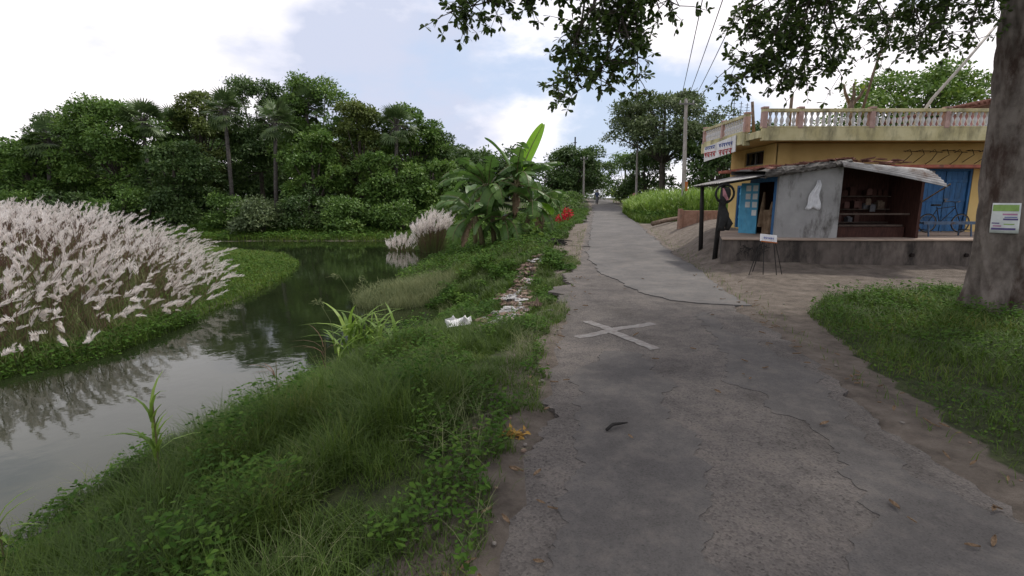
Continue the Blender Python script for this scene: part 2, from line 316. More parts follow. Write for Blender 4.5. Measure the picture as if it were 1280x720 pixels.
        me.polygons.foreach_set('material_index', np.concatenate(s.MI).astype(np.int32))
        me.polygons.foreach_set('use_smooth', np.full(len(tot), bool(smooth)))
        me.update(calc_edges=True); me.validate()
        for m in (mats if isinstance(mats, (list, tuple)) else [mats]): me.materials.append(m)
        o = bpy.data.objects.new(name, me); COL.objects.link(o)
        if parent is not None: o.parent = parent
        elif origin is not None: o.location = origin
        if bevel:
            b = o.modifiers.new('bevel', 'BEVEL'); b.width = bevel; b.segments = 2; b.limit_method = 'ANGLE'
        return o
def tag(o, label=None, cat=None, group=None, kind=None):
    if label: o['label'] = label
    if cat: o['category'] = cat
    if group: o['group'] = group
    if kind: o['kind'] = kind
    return o
def thing(name, label, cat, loc, group=None):
    o = bpy.data.objects.new(name, None); COL.objects.link(o); o.location = loc; o.empty_display_size = .2
    return tag(o, label, cat, group)
def rndn(n, sc=1.0): return rng.normal(0, sc, (n, 3))
def uni(a, b, n): return rng.uniform(a, b, n)
def smooth01(x): x = np.clip(x, 0, 1); return x * x * (3 - 2 * x)

# ------------------------------------------------------------------ terrain
POND = np.array([(-4.0, -9), (-4.1, 2), (-4.4, 4), (-4.5, 5.6), (-3.8, 7.2), (-3.0, 9.6), (-1.9, 12.0), (-1.8, 13.8), (-2.6, 15.2), (-4.2, 20), (-3.9, 26),
    (-3.2, 28), (-4.2, 33), (-6, 36.5), (-9.5, 37.5), (-20, 37.5), (-27, 36), (-30, 33), (-19.5, 31.8), (-12.5, 27.8), (-10.4, 24.4), (-9.2, 20.5), (-8.5, 16.2),
    (-8.5, 14.2), (-8.1, 12.6), (-8.1, 10.3), (-9.0, 8.9), (-11, 6.3), (-13, 0), (-14, -9)])
def pond_sd(x, y):
    """signed distance to the shore, positive on land"""
    x = np.asarray(x, float); y = np.asarray(y, float); d = np.full(x.shape, 1e9); ins = np.zeros(x.shape, bool)
    n = len(POND)
    for i in range(n):
        a = POND[i]; b = POND[(i + 1) % n]; e = b - a
        t = np.clip(((x - a[0]) * e[0] + (y - a[1]) * e[1]) / (e @ e), 0, 1)
        d = np.minimum(d, np.hypot(x - a[0] - t * e[0], y - a[1] - t * e[1]))
        c = ((a[1] > y) != (b[1] > y)) & (x < (b[0] - a[0]) * (y - a[1]) / (b[1] - a[1] + 1e-12) + a[0]); ins ^= c
    return np.where(ins, -d, d)
def zr(y): return np.interp(y, [-50, 13, 20, 27, 40, 54, 62, 80, 130, 600], [0, 0, .1, .28, .58, .95, 1.3, 1.75, 2.2, 2.6])
def xc(y): return np.interp(y, [-60, 0, 30, 62, 100, 150, 600], [-8.8, 1.2, 6.05, 11.3, 16.2, 24, 100])
WATER = -1.0
def wob(x, y): return .5 * np.sin(1.7 * x + .6 * y) + .35 * np.sin(.9 * y - 2.3 * x + 1) + .25 * np.sin(3.1 * y + 1.9 * x + 2)
def in_poly(x, y, P):
    x = np.asarray(x, float); y = np.asarray(y, float); ins = np.zeros(x.shape, bool); n = len(P)
    for i in range(n):
        a, b = P[i], P[(i + 1) % n]
        c = ((a[1] > y) != (b[1] > y)) & (x < (b[0] - a[0]) * (y - a[1]) / (b[1] - a[1] + 1e-12) + a[0]); ins ^= c
    return ins
def ground_z(x, y):
    x = np.asarray(x, float); y = np.asarray(y, float)
    sd = pond_sd(x, y); s = x - xc(y); r = zr(y)
    k = np.interp(y, [0, 30, 38, 60], [.30, .22, .11, .09]); k = np.where(x < -7.9, .075, k)
    left = np.minimum(r + .02, WATER + k * np.maximum(sd, 0) + .04 * wob(x, y) * np.clip(sd, 0, 1))
    left = np.where(x < -7.9, np.minimum(left, .6), left)
    left = np.where(sd < 0, WATER + np.maximum(sd * .45, -1.2), left)
    rise = np.interp(y, [-20, 11, 14.4, 15.2, 17, 19, 25, 31, 36, 50, 70], [.06, .06, .12, .34, .5, .8, .85, .45, .05, .0, 0])
    t = smooth01((s - 1.75) / np.interp(y, [0, 14, 17, 25, 40], [2.2, 1.6, 1.2, 3.0, 2.5]))
    right = r + rise * t + .025 * wob(x * 2, y * 2) * t
    return np.where(s > -1.2, right, np.where(s < -1.75, left, r))
def axis(lo, hi, c0, c1, fine, grow):
    v = list(np.arange(c0, c1, fine)); st = fine
    a = c1
    while a < hi: v.append(a); st *= grow; a += st
    v.append(hi); st = fine; a = c0
    while a > lo: st *= grow; a -= st; v.append(a)
    return np.unique(np.array(v))
gx = axis(-700, 700, -13, 16, .17, 1.08); gy = axis(-60, 1200, -1, 34, .17, 1.06)
GX, GY = np.meshgrid(gx, gy); GZ = ground_z(GX, GY)
onroad = np.abs(GX - xc(GY)) < 1.62; GZ = np.where(onroad, GZ - .05, GZ)
mb = MB(); mb.grid(np.stack([GX, GY, GZ], -1)); ground = mb.build('ground', M['ground'], smooth=True); tag(ground, kind='structure')
RGRASS = [(5.4, 9.1), (6.6, 10.5), (8.2, 11.2), (10.5, 11.5), (22, 11.9), (22, -6), (2.6, -6), (3.5, 2.2), (4.0, 4), (4.5, 6.2)]
RUB = [(-.55, 8.9), (-.9, 9.6), (-.6, 10.4), (-.1, 11.3), (-.35, 12.6), (.05, 14.5), (.5, 17.0), (1.0, 17.9), (1.15, 17.3), (.75, 15.8), (.5, 13.5), (.35, 12.0), (.45, 10.6), (.1, 9.3)]
def dirt_mask(x, y):
    s = x - xc(y); d = np.zeros_like(x)
    left = np.interp(y, [-20, 6, 10, 18, 20, 33, 36], [.75, .7, .6, .75, 1.4, 1.3, .4])
    d = np.maximum(d, np.clip(1 - (np.abs(s) - 1.7 - np.where(s < 0, left - .3, .5)) / .5, 0, 1))
    rz_ = (s > 0) & (y > 2) & (y < 31) & (x < 26); d = np.where(rz_, 1, d)
    d = np.where((s > 0) & (y >= 31) & (y < 36) & (s < 4.5), np.clip((36 - y) / 4, 0, 1), d)
    g = in_poly(x, y, RGRASS); d = np.where(g, 0.12, d)
    d = np.where(in_poly(x, y, RUB), .9, d)
    sd = pond_sd(x, y); d = np.maximum(d, np.where((sd > -1) & (sd < .35), .45, 0))
    return d
at = ground.data.attributes.new('dirt', 'FLOAT', 'POINT'); at.data.foreach_set('value', dirt_mask(GX, GY).ravel().astype(np.float32))

w = MB(); w.grid(np.array([[(-60, -12, WATER), (0, -12, WATER)], [(-60, 45, WATER), (0, 45, WATER)]])); tag(w.build('pond_water', M['water']), kind='structure')

# ------------------------------------------------------------------ road
def rag(y, seed, amp):
    q = np.random.default_rng(int(seed * 10)); v = 0
    for k in range(26):
        f = 1.1 * 1.19 ** k; v = v + np.sin(y * f * q.uniform(.85, 1.15) + q.uniform(0, 6.28)) * f ** -.62
    return amp * v * .62
def strip(name, ys, lf, rf, dz, mat, cols=10, thick=.06):
    Y = np.asarray(ys); L = lf(Y); Rr = rf(Y); u = np.linspace(0, 1, cols)
    X = L[:, None] * (1 - u) + Rr[:, None] * u; YY = np.repeat(Y[:, None], cols, 1)
    Z = zr(YY) + dz + .008 * np.sin(X * 3.1 + YY * .7) * np.sin(YY * 1.3)
    P = np.stack([X, YY, Z], -1); skirt = lambda e: np.stack([e, e - np.array([0, 0, thick])], 0)
    b = MB(); b.grid(P); b.grid(skirt(P[:, 0])); b.grid(skirt(P[::-1, -1])); b.grid(skirt(P[0, ::-1])); b.grid(skirt(P[-1]))
    return tag(b.build(name, mat, smooth=False), kind='structure')
yr = np.concatenate([np.arange(-8, 30, .05), np.arange(30, 150, 1.0)])
strip('road', yr, lambda y: xc(y) - 1.95 + rag(y, 1, .2), lambda y: xc(y) + np.interp(y, [0, 7, 9, 12, 17, 22, 30], [1.72, 1.72, 1.7, 1.6, 1.75, 1.75, 1.6]) + rag(y, 5, .1), 0.0, M['oldroad'], 16)
ya = np.concatenate([np.arange(9.9, 30, .05), np.arange(30, 150, 1.0)])
strip('road_resurfaced_layer', ya, lambda y: np.interp(y, [9.9, 10.15, 10.5, 11.2, 12.5, 14, 17, 22, 30, 62, 150], [4.55, 3.75, 3.3, 3.0, 2.75, 2.55, 2.55, 3.3, 4.6, 9.9, 22.6]) + rag(y, 2, .07),
      lambda y: np.interp(y, [9.9, 10.4, 11.5, 13, 15.5, 18, 22, 30, 62, 150], [4.75, 4.72, 4.85, 5.15, 5.6, 5.75, 6.4, 7.6, 12.7, 25.4]) + rag(y, 3, .05), .022, M['newtar'], 12, .05)
yb = np.arange(-6, 6.9, .04)
strip('road_patch', yb, lambda y: xc(y) - 1.35 + rag(y, 8, .12) + np.clip((y - 6) * .5, 0, 1), lambda y: xc(y) - .35 + rag(y, 4, .14) - np.clip((y - 6.2) * .3, 0, 1), .006, M['tar'], 8, .012)
ycn = np.arange(-6, 9.4, .04)
strip('road_patch', ycn, lambda y: xc(y) + np.interp(y, [-6, 3, 6, 9.4], [.45, .5, .75, .5]) + rag(y, 9, .15), lambda y: xc(y) + np.interp(y, [-6, 3, 6, 7, 9.4], [1.55, 1.5, 1.45, 1.1, .95]) + rag(y, 6, .12), .006, M['tar'], 8, .012)
# mottled white cross laid flat on the road surface
xm = MB()
for (p, q) in [((1.30, 8.62), (2.02, 6.97)), ((1.0, 7.60), (2.42, 8.52))]:
    d = np.array(q) - np.array(p); L_ = np.linalg.norm(d); d /= L_; n_ = np.array([-d[1], d[0]]) * .085
    N_ = 24; t = np.linspace(0, L_, N_); zo = .005 + (.003 if p[1] > 8 else 0)
    a = np.array(p) + d * t[:, None]; e = rag(t * 3, p[0] * 7, .008)[:, None]
    Lf = a + n_ * (1 + e * 30 + rng.normal(0, .06, (N_, 1))); Rt = a - n_ * (1 - e * 26 + rng.normal(0, .06, (N_, 1)))
    on = lambda Q: np.column_stack([Q, zo + zr(Q[:, 1]) + .008 * np.sin(Q[:, 0] * 3.1 + Q[:, 1] * .7) * np.sin(Q[:, 1] * 1.3)])
    xm.grid(np.stack([on(Lf), on((Lf + Rt) / 2), on(Rt)], 0))
tag(xm.build('road_cross', M['crossmark']), kind='structure')

# ------------------------------------------------------------------ house
Z0 = .95
house = thing('village_house', 'single storey yellow house with balustraded roof terrace and blue doors', 'house', (9, 18, .3))
def wall_run(b, p0, p1, z0, z1, th, ops, inward):
    """a straight wall with openings (u0,u1,z0,z1) along it"""
    p0 = np.array(p0, float); p1 = np.array(p1, float); L = np.linalg.norm(p1 - p0); d = (p1 - p0) / L; n = np.array(inward, float)
    us = sorted({0, L, *[o[0] for o in ops], *[o[1] for o in ops]}); zs = sorted({z0, z1, *[o[2] for o in ops], *[o[3] for o in ops]})
    for i in range(len(us) - 1):
        for j in range(len(zs) - 1):
            cu, cz = (us[i] + us[i + 1]) / 2, (zs[j] + zs[j + 1]) / 2
            if any(o[0] < cu < o[1] and o[2] < cz < o[3] for o in ops): continue
            c = p0 + d * cu + n * th / 2; b.box((c[0], c[1], cz), (us[i + 1] - us[i], th, zs[j + 1] - zs[j]), math.atan2(d[1], d[0]))
wb = MB()
wall_run(wb, (9.0, 18), (17.5, 18), .2, 3.95, .25, [(5.15, 6.85, Z0, 3.12)], (0, 1))
wall_run(wb, (9.0, 21.6), (9.0, 18.25), .2, 3.95, .25, [(.75, 1.6, Z0, 2.6), (1.25, 2.75, 3.3, 3.8)], (1, 0))
wb.box((13.375, 21.475, 2.075), (8.25, .25, 3.75)); wb.box((17.375, 19.8, 2.075), (.25, 3.1, 3.75))
wb.build('wall', M['yellow'], house)
pb = MB(); pb.box((9.22, 17.95, 2.1), (.5, .12, 3.68)); pb.box((8.96, 18.2, 2.1), (.1, .62, 3.68)); pb.build('corner_pier', M['yellow'], house)
sb = MB(); sb.span((7.9, 16.85, 3.97), (17.6, 21.7, 4.15)); sb.build('roof_slab', M['yellow'], house)
bb = MB(); bb.span((7.88, 16.72, 3.9), (17.6, 16.846, 4.28)); bb.span((7.77, 17.75, 3.9), (7.896, 21.7, 4.28)); bb.span((7.78, 16.72, 3.98), (7.876, 17.74, 4.2)); bb.box((7.84, 17.72, 4.02), (.2, .12, .36))
bb.build('edge_band', M['cream'], house, bevel=.01)
lb = MB(); lb.span((8.5, 17.35, 3.1), (17.5, 17.995, 3.2)); lb.span((8.5, 18.0, 3.1), (8.995, 21.6, 3.2)); lb.build('sunshade_ledge', M['redledge'], house, bevel=.01)
def balustrade(run, posts):
    (x0, y0), (x1, y1) = run; d = np.array([x1 - x0, y1 - y0], float); L = np.linalg.norm(d); d /= L; a = math.atan2(d[1], d[0])
    rb = MB(); c = ((x0 + x1) / 2, (y0 + y1) / 2)
    rb.box((*c, 4.82), (L, .17, .1), a); rb.box((*c, 4.31), (L, .15, .055), a)
    bal = rb.build('balustrade', M['cream'], house, bevel=.012)
    pm = None
    for u in posts:
        q = MB(); q.box((x0 + d[0] * u, y0 + d[1] * u, 4.535), (.15, .19, .50), a); q.box((x0 + d[0] * u, y0 + d[1] * u, 4.9), (.18, .2, .06), a); q.build('post', M['pink'], bal, bevel=.008)
    prof = [(.05, 0), (.055, .03), (.03, .06), (.055, .13), (.065, .19), (.045, .25), (.025, .3), (.045, .35), (.055, .39), (.05, .43)]
    first = None
    for i in range(len(posts) - 1):
        n = int((posts[i + 1] - posts[i]) / .175)
        for k in range(1, n):
            u = posts[i] + (posts[i + 1] - posts[i]) * k / n; x, y = x0 + d[0] * u, y0 + d[1] * u
            if first is None:
                q = MB(); q.lathe((x, y, 4.34), prof, 8); first = q.build('baluster', M['baluster'], bal, smooth=True); fx = (x, y)
            else:
                o = first.copy(); COL.objects.link(o); o.parent = bal; o.location = (x - fx[0], y - fx[1], 0)
balustrade(((7.86, 16.8), (17.3, 16.8)), [0.08, 1.2, 3.45, 5.8, 8.2, 9.3])
balustrade(((7.86, 21.6), (7.86, 17.75)), [0.08, 1.9, 3.78])
def double_door(c, w, h, axis, mat, label):
    """plank door of two leaves with battens and a hasp, frame round it"""
    fb = MB(); x, y = c
    def bx(b, u, z, wd, hh, off, t, mi=0):
        if axis == 'x': b.box((x + u, y + off, z), (wd, t, hh), mi=mi)
        else: b.box((x + off, y + u, z), (t, wd, hh), mi=mi)
    for sgn in (-1, 1): bx(fb, sgn * (w / 2 - .04), Z0 + h / 2, .08, h, .07, .1)
    bx(fb, 0, Z0 + h - .04, w - .16, .08, .07, .1)
    d = fb.build('door', M['blue'], house, bevel=.006); d['label'] = label
    for sgn in (-1, 1):
        q = MB(); lw = w / 2 - .1
        for k in range(4): bx(q, sgn * (lw / 2 + .01) + (k - 1.5) * lw / 4, Z0 + h / 2 - .04, lw / 4 - .006, h - .1, .1, .03)
        for z in (.25, .5, .8): bx(q, sgn * (lw / 2 + .01), Z0 + h * z, lw - .02, .1, .075, .025)
        q.build('door_leaf', mat, d, bevel=.004)
    q = MB(); bx(q, .06, Z0 + h * .52, .16, .03, .05, .02); bx(q, .05, Z0 + h * .52 - .06, .05, .07, .04, .03); q.build('padlock', M['steel'], d)
double_door((15.0, 18), 1.7, 2.17, 'x', M['blue'], 'wide two leaf door painted deep blue')
double_door((9.0, 20.425), .85, 1.65, 'y', M['bluelight'], 'narrow lighter blue door on the road side')
fb = MB(); 
for z in (3.32, 3.78): fb.box((9.1, 19.6, z), (.08, 1.5, .04))
for yy in (18.88, 19.6, 20.32): fb.box((9.1, yy, 3.55), (.08, .05, .42))
win = fb.build('window', M['steel'], house)
q = MB()
for yy in np.arange(19.0, 20.3, .12): q.tube([(9.08, yy, 3.34), (9.08, yy, 3.76)], .009, 6)
q.build('bars', M['tarwood'], win)
q = MB(); q.box((9.21, 19.25, 3.55), (.02, .66, .42)); q.build('shutter', M['shopwood'], win)
# iron hooks in a row above the ledge
hk = MB()
for i, xx in enumerate(np.arange(13.3, 16.6, .42)):
    j = .04 * math.sin(i * 2.7); hk.tube([(xx, 17.99, 3.28 + j), (xx + .05, 17.8, 3.42 + j), (xx + .16, 17.75, 3.58 - j), (xx + .10, 17.78, 3.72), (xx - .02, 17.84, 3.66 + j)], .012, 5)
    hk.tube([(xx - .05, 17.86, 3.68), (xx + .4, 17.82, 3.66 + j)], .01, 5)
hk.build('iron_rods', M['tarwood'], house)

# sign board hung along the left edge band
sg = thing('shop_sign', 'white board with red and blue lettering hung under the left balustrade of the house', 'sign', (7.74, 19.75, 3.6))
q = MB(); q.box((7.735, 19.75, 3.9), (.03, 2.9, .56), rx=R(-3)); board = q.build('board', M['white'], sg, bevel=.006)
def scribble(b, o, ux, uy, nrm, w, h, n, rad, mi=0, sd=3, head=True):
    """hand lettering: a headline with strokes hanging from it"""
    r_ = random.Random(sd); o = np.array(o, float); ux = np.array(ux, float); uy = np.array(uy, float); nn = np.array(nrm, float)
    def seg(a, c):
        A_ = o + ux * a[0] + uy * a[1] + nn * .004; B_ = o + ux * c[0] + uy * c[1] + nn * .004; b.tube([A_, B_], rad, 4, mi)
    cw = w / n
    for i in range(n):
        x = i * cw
        if r_.random() < .12: continue
        if head: seg((x, h), (x + cw * .92, h))
        seg((x + cw * .6, h), (x + cw * (.6 + r_.uniform(-.1, .1)), 0)); a = r_.uniform(.3, .7) * h
        seg((x + cw * .1, h * r_.uniform(.6, .9)), (x + cw * .35, a * .6)); seg((x + cw * .35, a * .6), (x + cw * .6, a))
q = MB(); scribble(q, (7.715, 21.1, 3.99), (0, -1, -.02), (0, 0, 1), (-1, 0, 0), 2.6, .12, 13, .011, 0, 2); q.build('lettering', M['blue_ink'], board)
q = MB(); scribble(q, (7.70, 21.1, 3.70), (0, -1, -.02), (0, 0, 1), (-1, 0, 0), 2.6, .18, 9, .014, 0, 5); q.build('lettering', M['red_ink'], board)

# roof terrace oddments
t = thing('dead_potted_tree', 'bare brown forked stump standing behind the balustrade on the house roof', 'stump', (11.15, 17.6, 4.15))
q = MB(); q.tube([(11.15, 17.6, 4.15), (11.15, 17.6, 4.8), (11.12, 17.6, 5.25)], [.13, .1, .09], 8); 
q.tube([(11.12, 17.6, 5.1), (10.9, 17.6, 5.5), (10.8, 17.55, 5.75)], [.06, .045, .03], 6); q.tube([(11.13, 17.6, 5.1), (11.2, 17.6, 5.45), (11.15, 17.6, 5.8)], [.06, .05, .03], 6); q.tube([(11.15, 17.6, 5.1), (11.4, 17.6, 5.4), (11.55, 17.6, 5.72)], [.06, .045, .03], 6)
q.build('stem', M['stick'], t, smooth=True)
q = MB(); pass
for c in ((10.8, 17.6, 5.7), (11.2, 17.6, 5.75), (11.55, 17.6, 5.68)): q = MB(); P = np.array([c] * 20) + rndn(20, .06); q.leaves(P, rndn(20) + [0, 0, .6], rndn(20), .13, .05); q.build('leaf_tuft', M['lf_yellow'], t)
def pole_thing(name, label, cat, P, rad, mat, seg=8):
    q = MB(); q.tube(P, rad, seg); return tag(q.build(name, mat, origin=P[0], smooth=True), label, cat)
pole_thing('bamboo_pole', 'thin brown pole rising from beside the forked stump on the roof', 'pole', [(11.25, 17.4, 4.15), (11.6, 17.4, 6.0), (12.05, 17.4, 7.9)], [.045, .04, .03], M['stick'])
pole_thing('bamboo_pole', 'long pale bamboo pole leaning over the right part of the balustrade', 'pole', [(12.75, 17.05, 4.15), (13.3, 17.0, 5.2), (14.1, 17.0, 6.2), (15.0, 17.0, 7.4)], [.05, .05, .045, .04], M['bamboo'])
for i, (x, y, h) in enumerate([(8.25, 19.9, .75), (8.3, 19.4, .65), (8.3, 18.9, .5)]):
    q = MB(); q.tube([(x, y, 4.15), (x, y, 4.9 + h)], .012, 5)
    for k in range(4): q.box((x, y, 4.9 + h * (.35 + .18 * k)), (.22 - .03 * k, .012, .012))
    tag(q.build('reinforcing_rod', M['tarwood'], origin=(x, y, 4.15)), 'thin iron rod with crossbars sticking up behind the left balustrade of the house', 'rod', 'iron rods on the house roof')
pole_thing('wooden_stump', 'short grey post on the roof between the two pink balustrade posts', 'post', [(9.1, 17.5, 4.15), (9.12, 17.5, 5.45)], [.06, .05], M['stick'])
pole_thing('wooden_stump', 'slanting brown stick on the roof behind the gap in the balustrade', 'post', [(8.35, 18.3, 4.15), (8.2, 18.3, 5.35)], [.06, .05], M['stick'])

# house behind on the right
h2 = thing('brick_house', 'pink brick house with sloping tiled roof beyond the roof terrace', 'house', (25, 27.5, .6))
q = MB(); q.span((22.4, 26, .5), (29.8, 31, 6.3)); q.build('wall', M['pinkwall'], h2)
q = MB(); q.add([(21.9, 25.4, 6.35), (30.4, 25.4, 8.0), (30.4, 31.6, 8.0), (21.9, 31.6, 6.35), (21.9, 25.4, 6.5), (30.4, 25.4, 8.15), (30.4, 31.6, 8.15), (21.9, 31.6, 6.5)], np.array([(0, 3, 2, 1), (4, 5, 6, 7), (0, 1, 5, 4), (1, 2, 6, 5), (2, 3, 7, 6), (3, 0, 4, 7)]))
for k in range(34):
    x = 21.9 + k * .25; z = 6.53 + (x - 21.9) / 8.5 * 1.65; q.tube([(x, 25.3, z), (x, 31.6, z)], .09, 6)
q.build('roof', M['tile'], h2)
q = MB(); q.add([(22.4, 26.001, 6.3), (29.8, 26.001, 6.3), (29.8, 26.001, 7.9), (22.4, 26.001, 6.46), (22.4, 26.2, 6.3), (29.8, 26.2, 6.3), (29.8, 26.2, 7.9), (22.4, 26.2, 6.46)], np.array([(0, 1, 2, 3), (7, 6, 5, 4), (0, 3, 7, 4), (3, 2, 6, 7)])); q.build('gable', M['brick'], h2)
q = MB(); q.span((23.3, 25.9, 5.3), (24.2, 25.995, 6.2)); wn_ = q.build('window', M['dark'], h2); q = MB()  # solid slab, its near-black colour paints the unlit room
for x in (23.25, 24.25): q.box((x, 25.9, 5.75), (.1, .14, 1.0))
q.box((23.75, 25.9, 6.26), (1.1, .14, .1)); q.build('frame', M['white'], wn_)

# ------------------------------------------------------------------ plinth (terrace with retaining wall)
pl = thing('terrace_plinth', 'stained grey cement retaining wall with dusty terrace top below the shop', 'wall', (6.15, 15, .1))
pts = [(6.15, 15.0), (9.6, 14.66), (18, 14.55), (18, 17.99), (8.99, 17.99), (8.99, 18.6), (7.5, 18.6)]
def prism(b, pts, z0, z1, mi=0):
    n = len(pts); b.add([(x, y, z0) for x, y in pts] + [(x, y, z1) for x, y in pts], [tuple(range(n, 2 * n)), tuple(range(n))[::-1]] + [(i, (i + 1) % n, n + (i + 1) % n, n + i) for i in range(n)], mi)
q = MB(); prism(q, pts, -.4, .90); q.build('retaining_wall', M['plinth'], pl, bevel=.02)
cx_ = sum(p[0] for p in pts) / len(pts)
q = MB(); prism(q, [(6.12, 14.95), (9.6, 14.61), (18.05, 14.5), (18.05, 17.98), (8.98, 17.98), (8.98, 18.55), (7.45, 18.55)], .903, .955); q.build('terrace_floor', M['terrace'], pl, bevel=.012)
q = MB()
for x in (11.45, 13.0): q = MB(); q.tube([(x, 14.56, .5), (x, 14.8, .5)], .055, 10); q.build('drain_hole', M['dark'], pl)  # capped plug, the hole's shade painted near-black
q = MB(); r_ = random.Random(4)
for k in range(26):
    u = r_.uniform(.5, 1.2); z = r_.uniform(.58, .84); a = r_.uniform(0, 6.3); P = []
    for s_ in range(5):
        P.append((6.15 + u, 14.985 - .0985 * u, z)); a += r_.uniform(-1.3, 1.3); u += .05 * math.cos(a); z = min(.88, max(.3, z + .05 * math.sin(a) - .012))
    q.tube(P, .0055, 4)
q.build('graffiti', M['black_ink'], pl)

# ------------------------------------------------------------------ shop shack
sh = thing('shop_shack', 'small grey plastered roadside shop with blackened thatch edge and tin canopies', 'shop', (8.6, 15.3, .955))
q = MB(); q.add([(7.83, 15.3, .957), (9.5, 15.02, .957), (9.5, 15.02, 3.0), (7.83, 15.3, 2.78), (7.83, 15.42, .957), (9.5, 15.14, .957), (9.5, 15.14, 3.0), (7.83, 15.42, 2.78)], np.array([(0, 1, 2, 3), (7, 6, 5, 4), (0, 3, 7, 4), (1, 5, 6, 2), (3, 2, 6, 7)])); q.build('front_wall', M['plaster'], sh)
q = MB(); q.span((9.42, 15.15, .957), (9.5, 17.4, 2.95)); q.span((7.98, 17.4, .957), (11.85, 17.5, 3.02)); q.span((9.505, 16.3, .957), (11.775, 16.36, 3.0)); q.span((11.78, 15.0, .957), (11.86, 17.39, 2.84)); q.build('board_wall', M['shopwood'], sh)
q = MB(); q.span((7.84, 15.43, .957), (7.94, 15.6, 2.75)); q.span((7.95, 17.2, .957), (8.05, 17.35, 2.75)); q.span((7.86, 15.61, 2.6), (7.96, 17.19, 2.75)); q.build('door_frame', M['blue'], sh)
dr = MB(); dr.box((7.75, 16.95, 1.78), (.05, .6, 1.62), R(35)); dl = dr.build('door_leaf', M['bluelight'], sh); dl['label'] = 'open blue door leaf pasted with small white notices'
q = MB(); r_ = random.Random(8)
for i in range(7):
    u = -.2 + (i % 2) * .24; z = 2.42 - (i // 2) * .26; c, s_ = math.cos(R(35)), math.sin(R(35)); nx, ny = -c, -s_; tx, ty = -s_, c
    q.box((7.75 + nx * .03 + tx * u, 16.95 + ny * .03 + ty * u, z), (.008, .16, .18), R(35), 0)
q.build('notice', M['paper'], dl)
# interior: shelves and goods
q = MB()
for z in (1.35, 1.75, 2.15): q.span((9.55, 16.05, z), (11.7, 16.295, z + .03))
q.span((9.6, 15.25, 1.62), (11.74, 15.32, 1.67)); q.span((9.7, 15.3, 1.28), (11.6, 15.9, 1.33)); q.build('shelf', M['shelf'], sh)
r_ = random.Random(9); M['dimtile'] = plain('dim_red_packet', (.10, .045, .035), .6)
def packet(c, d, lb='dim packet of goods on the back shelves of the dark shop', gr='packets on the shop shelves'):
    q = MB(); q.box((c[0], c[1], c[2] - d[2] * .08), (d[0], d[1], d[2] * .84)); q.box((c[0], c[1], c[2] + d[2] * .42), (d[0] * .8, d[1] * .25, d[2] * .16)); tag(q.build('packet', M[r_.choice(['shopwood', 'trouser', 'stick', 'dimtile'])], origin=c, bevel=.006), lb, 'packet', gr)
for z in (1.38, 1.78, 2.18):
    x = 9.7
    while x < 11.5:
        w_ = r_.uniform(.1, .25); h_ = r_.uniform(.14, .3)
        if r_.random() < .75: packet((x + w_ / 2, 16.17, z + h_ / 2 + .002), (w_ * .85, .2, h_))
        x += w_ + .03
for x, z in [(9.95, 1.9), (10.3, 1.9), (10.6, 1.92), (10.95, 2.3), (10.95, 2.0), (11.1, 1.8)]: packet((x, 15.95, z), (.16, .02, .2), 'small packet hanging in the front of the dark shop', 'packets hanging in the shop')
q = MB(); q.span((9.6, 15.35, .957), (11.7, 15.42, 1.27)); q.span((9.65, 15.43, .957), (11.65, 15.85, 1.25)); q.build('counter', M['shopwood'], sh)
q = MB(); q.box((8.15, 16.3, 1.35), (.25, .5, .78)); q.tube([(8.05, 16.0, 2.0), (8.03, 16.0, 1.3), (8.02, 16.02, 1.05)], [.05, .16, .14], 8); q.tube([(8.05, 16.6, 2.3), (8.03, 16.6, 1.5), (8.02, 16.6, 1.2)], [.03, .1, .12], 8); q.build('sacks', M['deadleaf'], sh)
# roof: thatch edge with broken tiles
N_ = 40; u = np.linspace(0, 1, N_); r2 = np.random.default_rng(3)
def edge(y, x0, x1, z0, z1, jit): return np.column_stack([x0 + (x1 - x0) * u, np.full(N_, y) + (-.28 * u), z0 + (z1 - z0) * u + r2.normal(0, jit, N_)])
q = MB(); q.grid(np.stack([edge(15.2, 7.3, 9.62, 2.68, 3.03, .012), edge(15.1, 7.3, 9.62, 2.72, 3.06, .02), edge(15.08, 7.3, 9.62, 2.82, 3.13, .025), edge(15.2, 7.3, 9.62, 2.90, 3.2, .02), edge(17.7, 7.4, 9.7, 2.98, 3.25, .02), edge(17.7, 7.4, 9.7, 2.86, 3.1, .01), edge(15.2, 7.3, 9.62, 2.68, 3.03, .0)], 0)); q.build('thatch_roof', M['thatch'], sh)
q = MB(); r_ = random.Random(5)
for k in range(75):
    x = r_.uniform(7.4, 11.7); f_ = (min(x, 9.6) - 7.3) / 2.3; y = r_.uniform(15.0, 16.6); z = 2.93 + .3 * f_ - .05 * max(0, x - 9.6) + r_.uniform(.0, .03)
    q.box((x, y - .25 * f_, z), (.24, .16, .025), r_.uniform(-.6, .6), ry=r_.uniform(-.2, .2), rx=r_.uniform(-.2, .2))
q.build('roof_tiles', M['tile'], sh)
q = MB(); q.add([(9.45, 14.8, 3.06), (11.95, 14.8, 2.82), (11.95, 17.6, 2.9), (9.45, 17.6, 3.14), (9.45, 14.8, 3.10), (11.95, 14.8, 2.86), (11.95, 17.6, 2.94), (9.45, 17.6, 3.18)], np.array([(0, 3, 2, 1), (4, 5, 6, 7), (0, 1, 5, 4), (1, 2, 6, 5), (2, 3, 7, 6), (3, 0, 4, 7)])); q.build('board_roof', M['thatch'], sh)
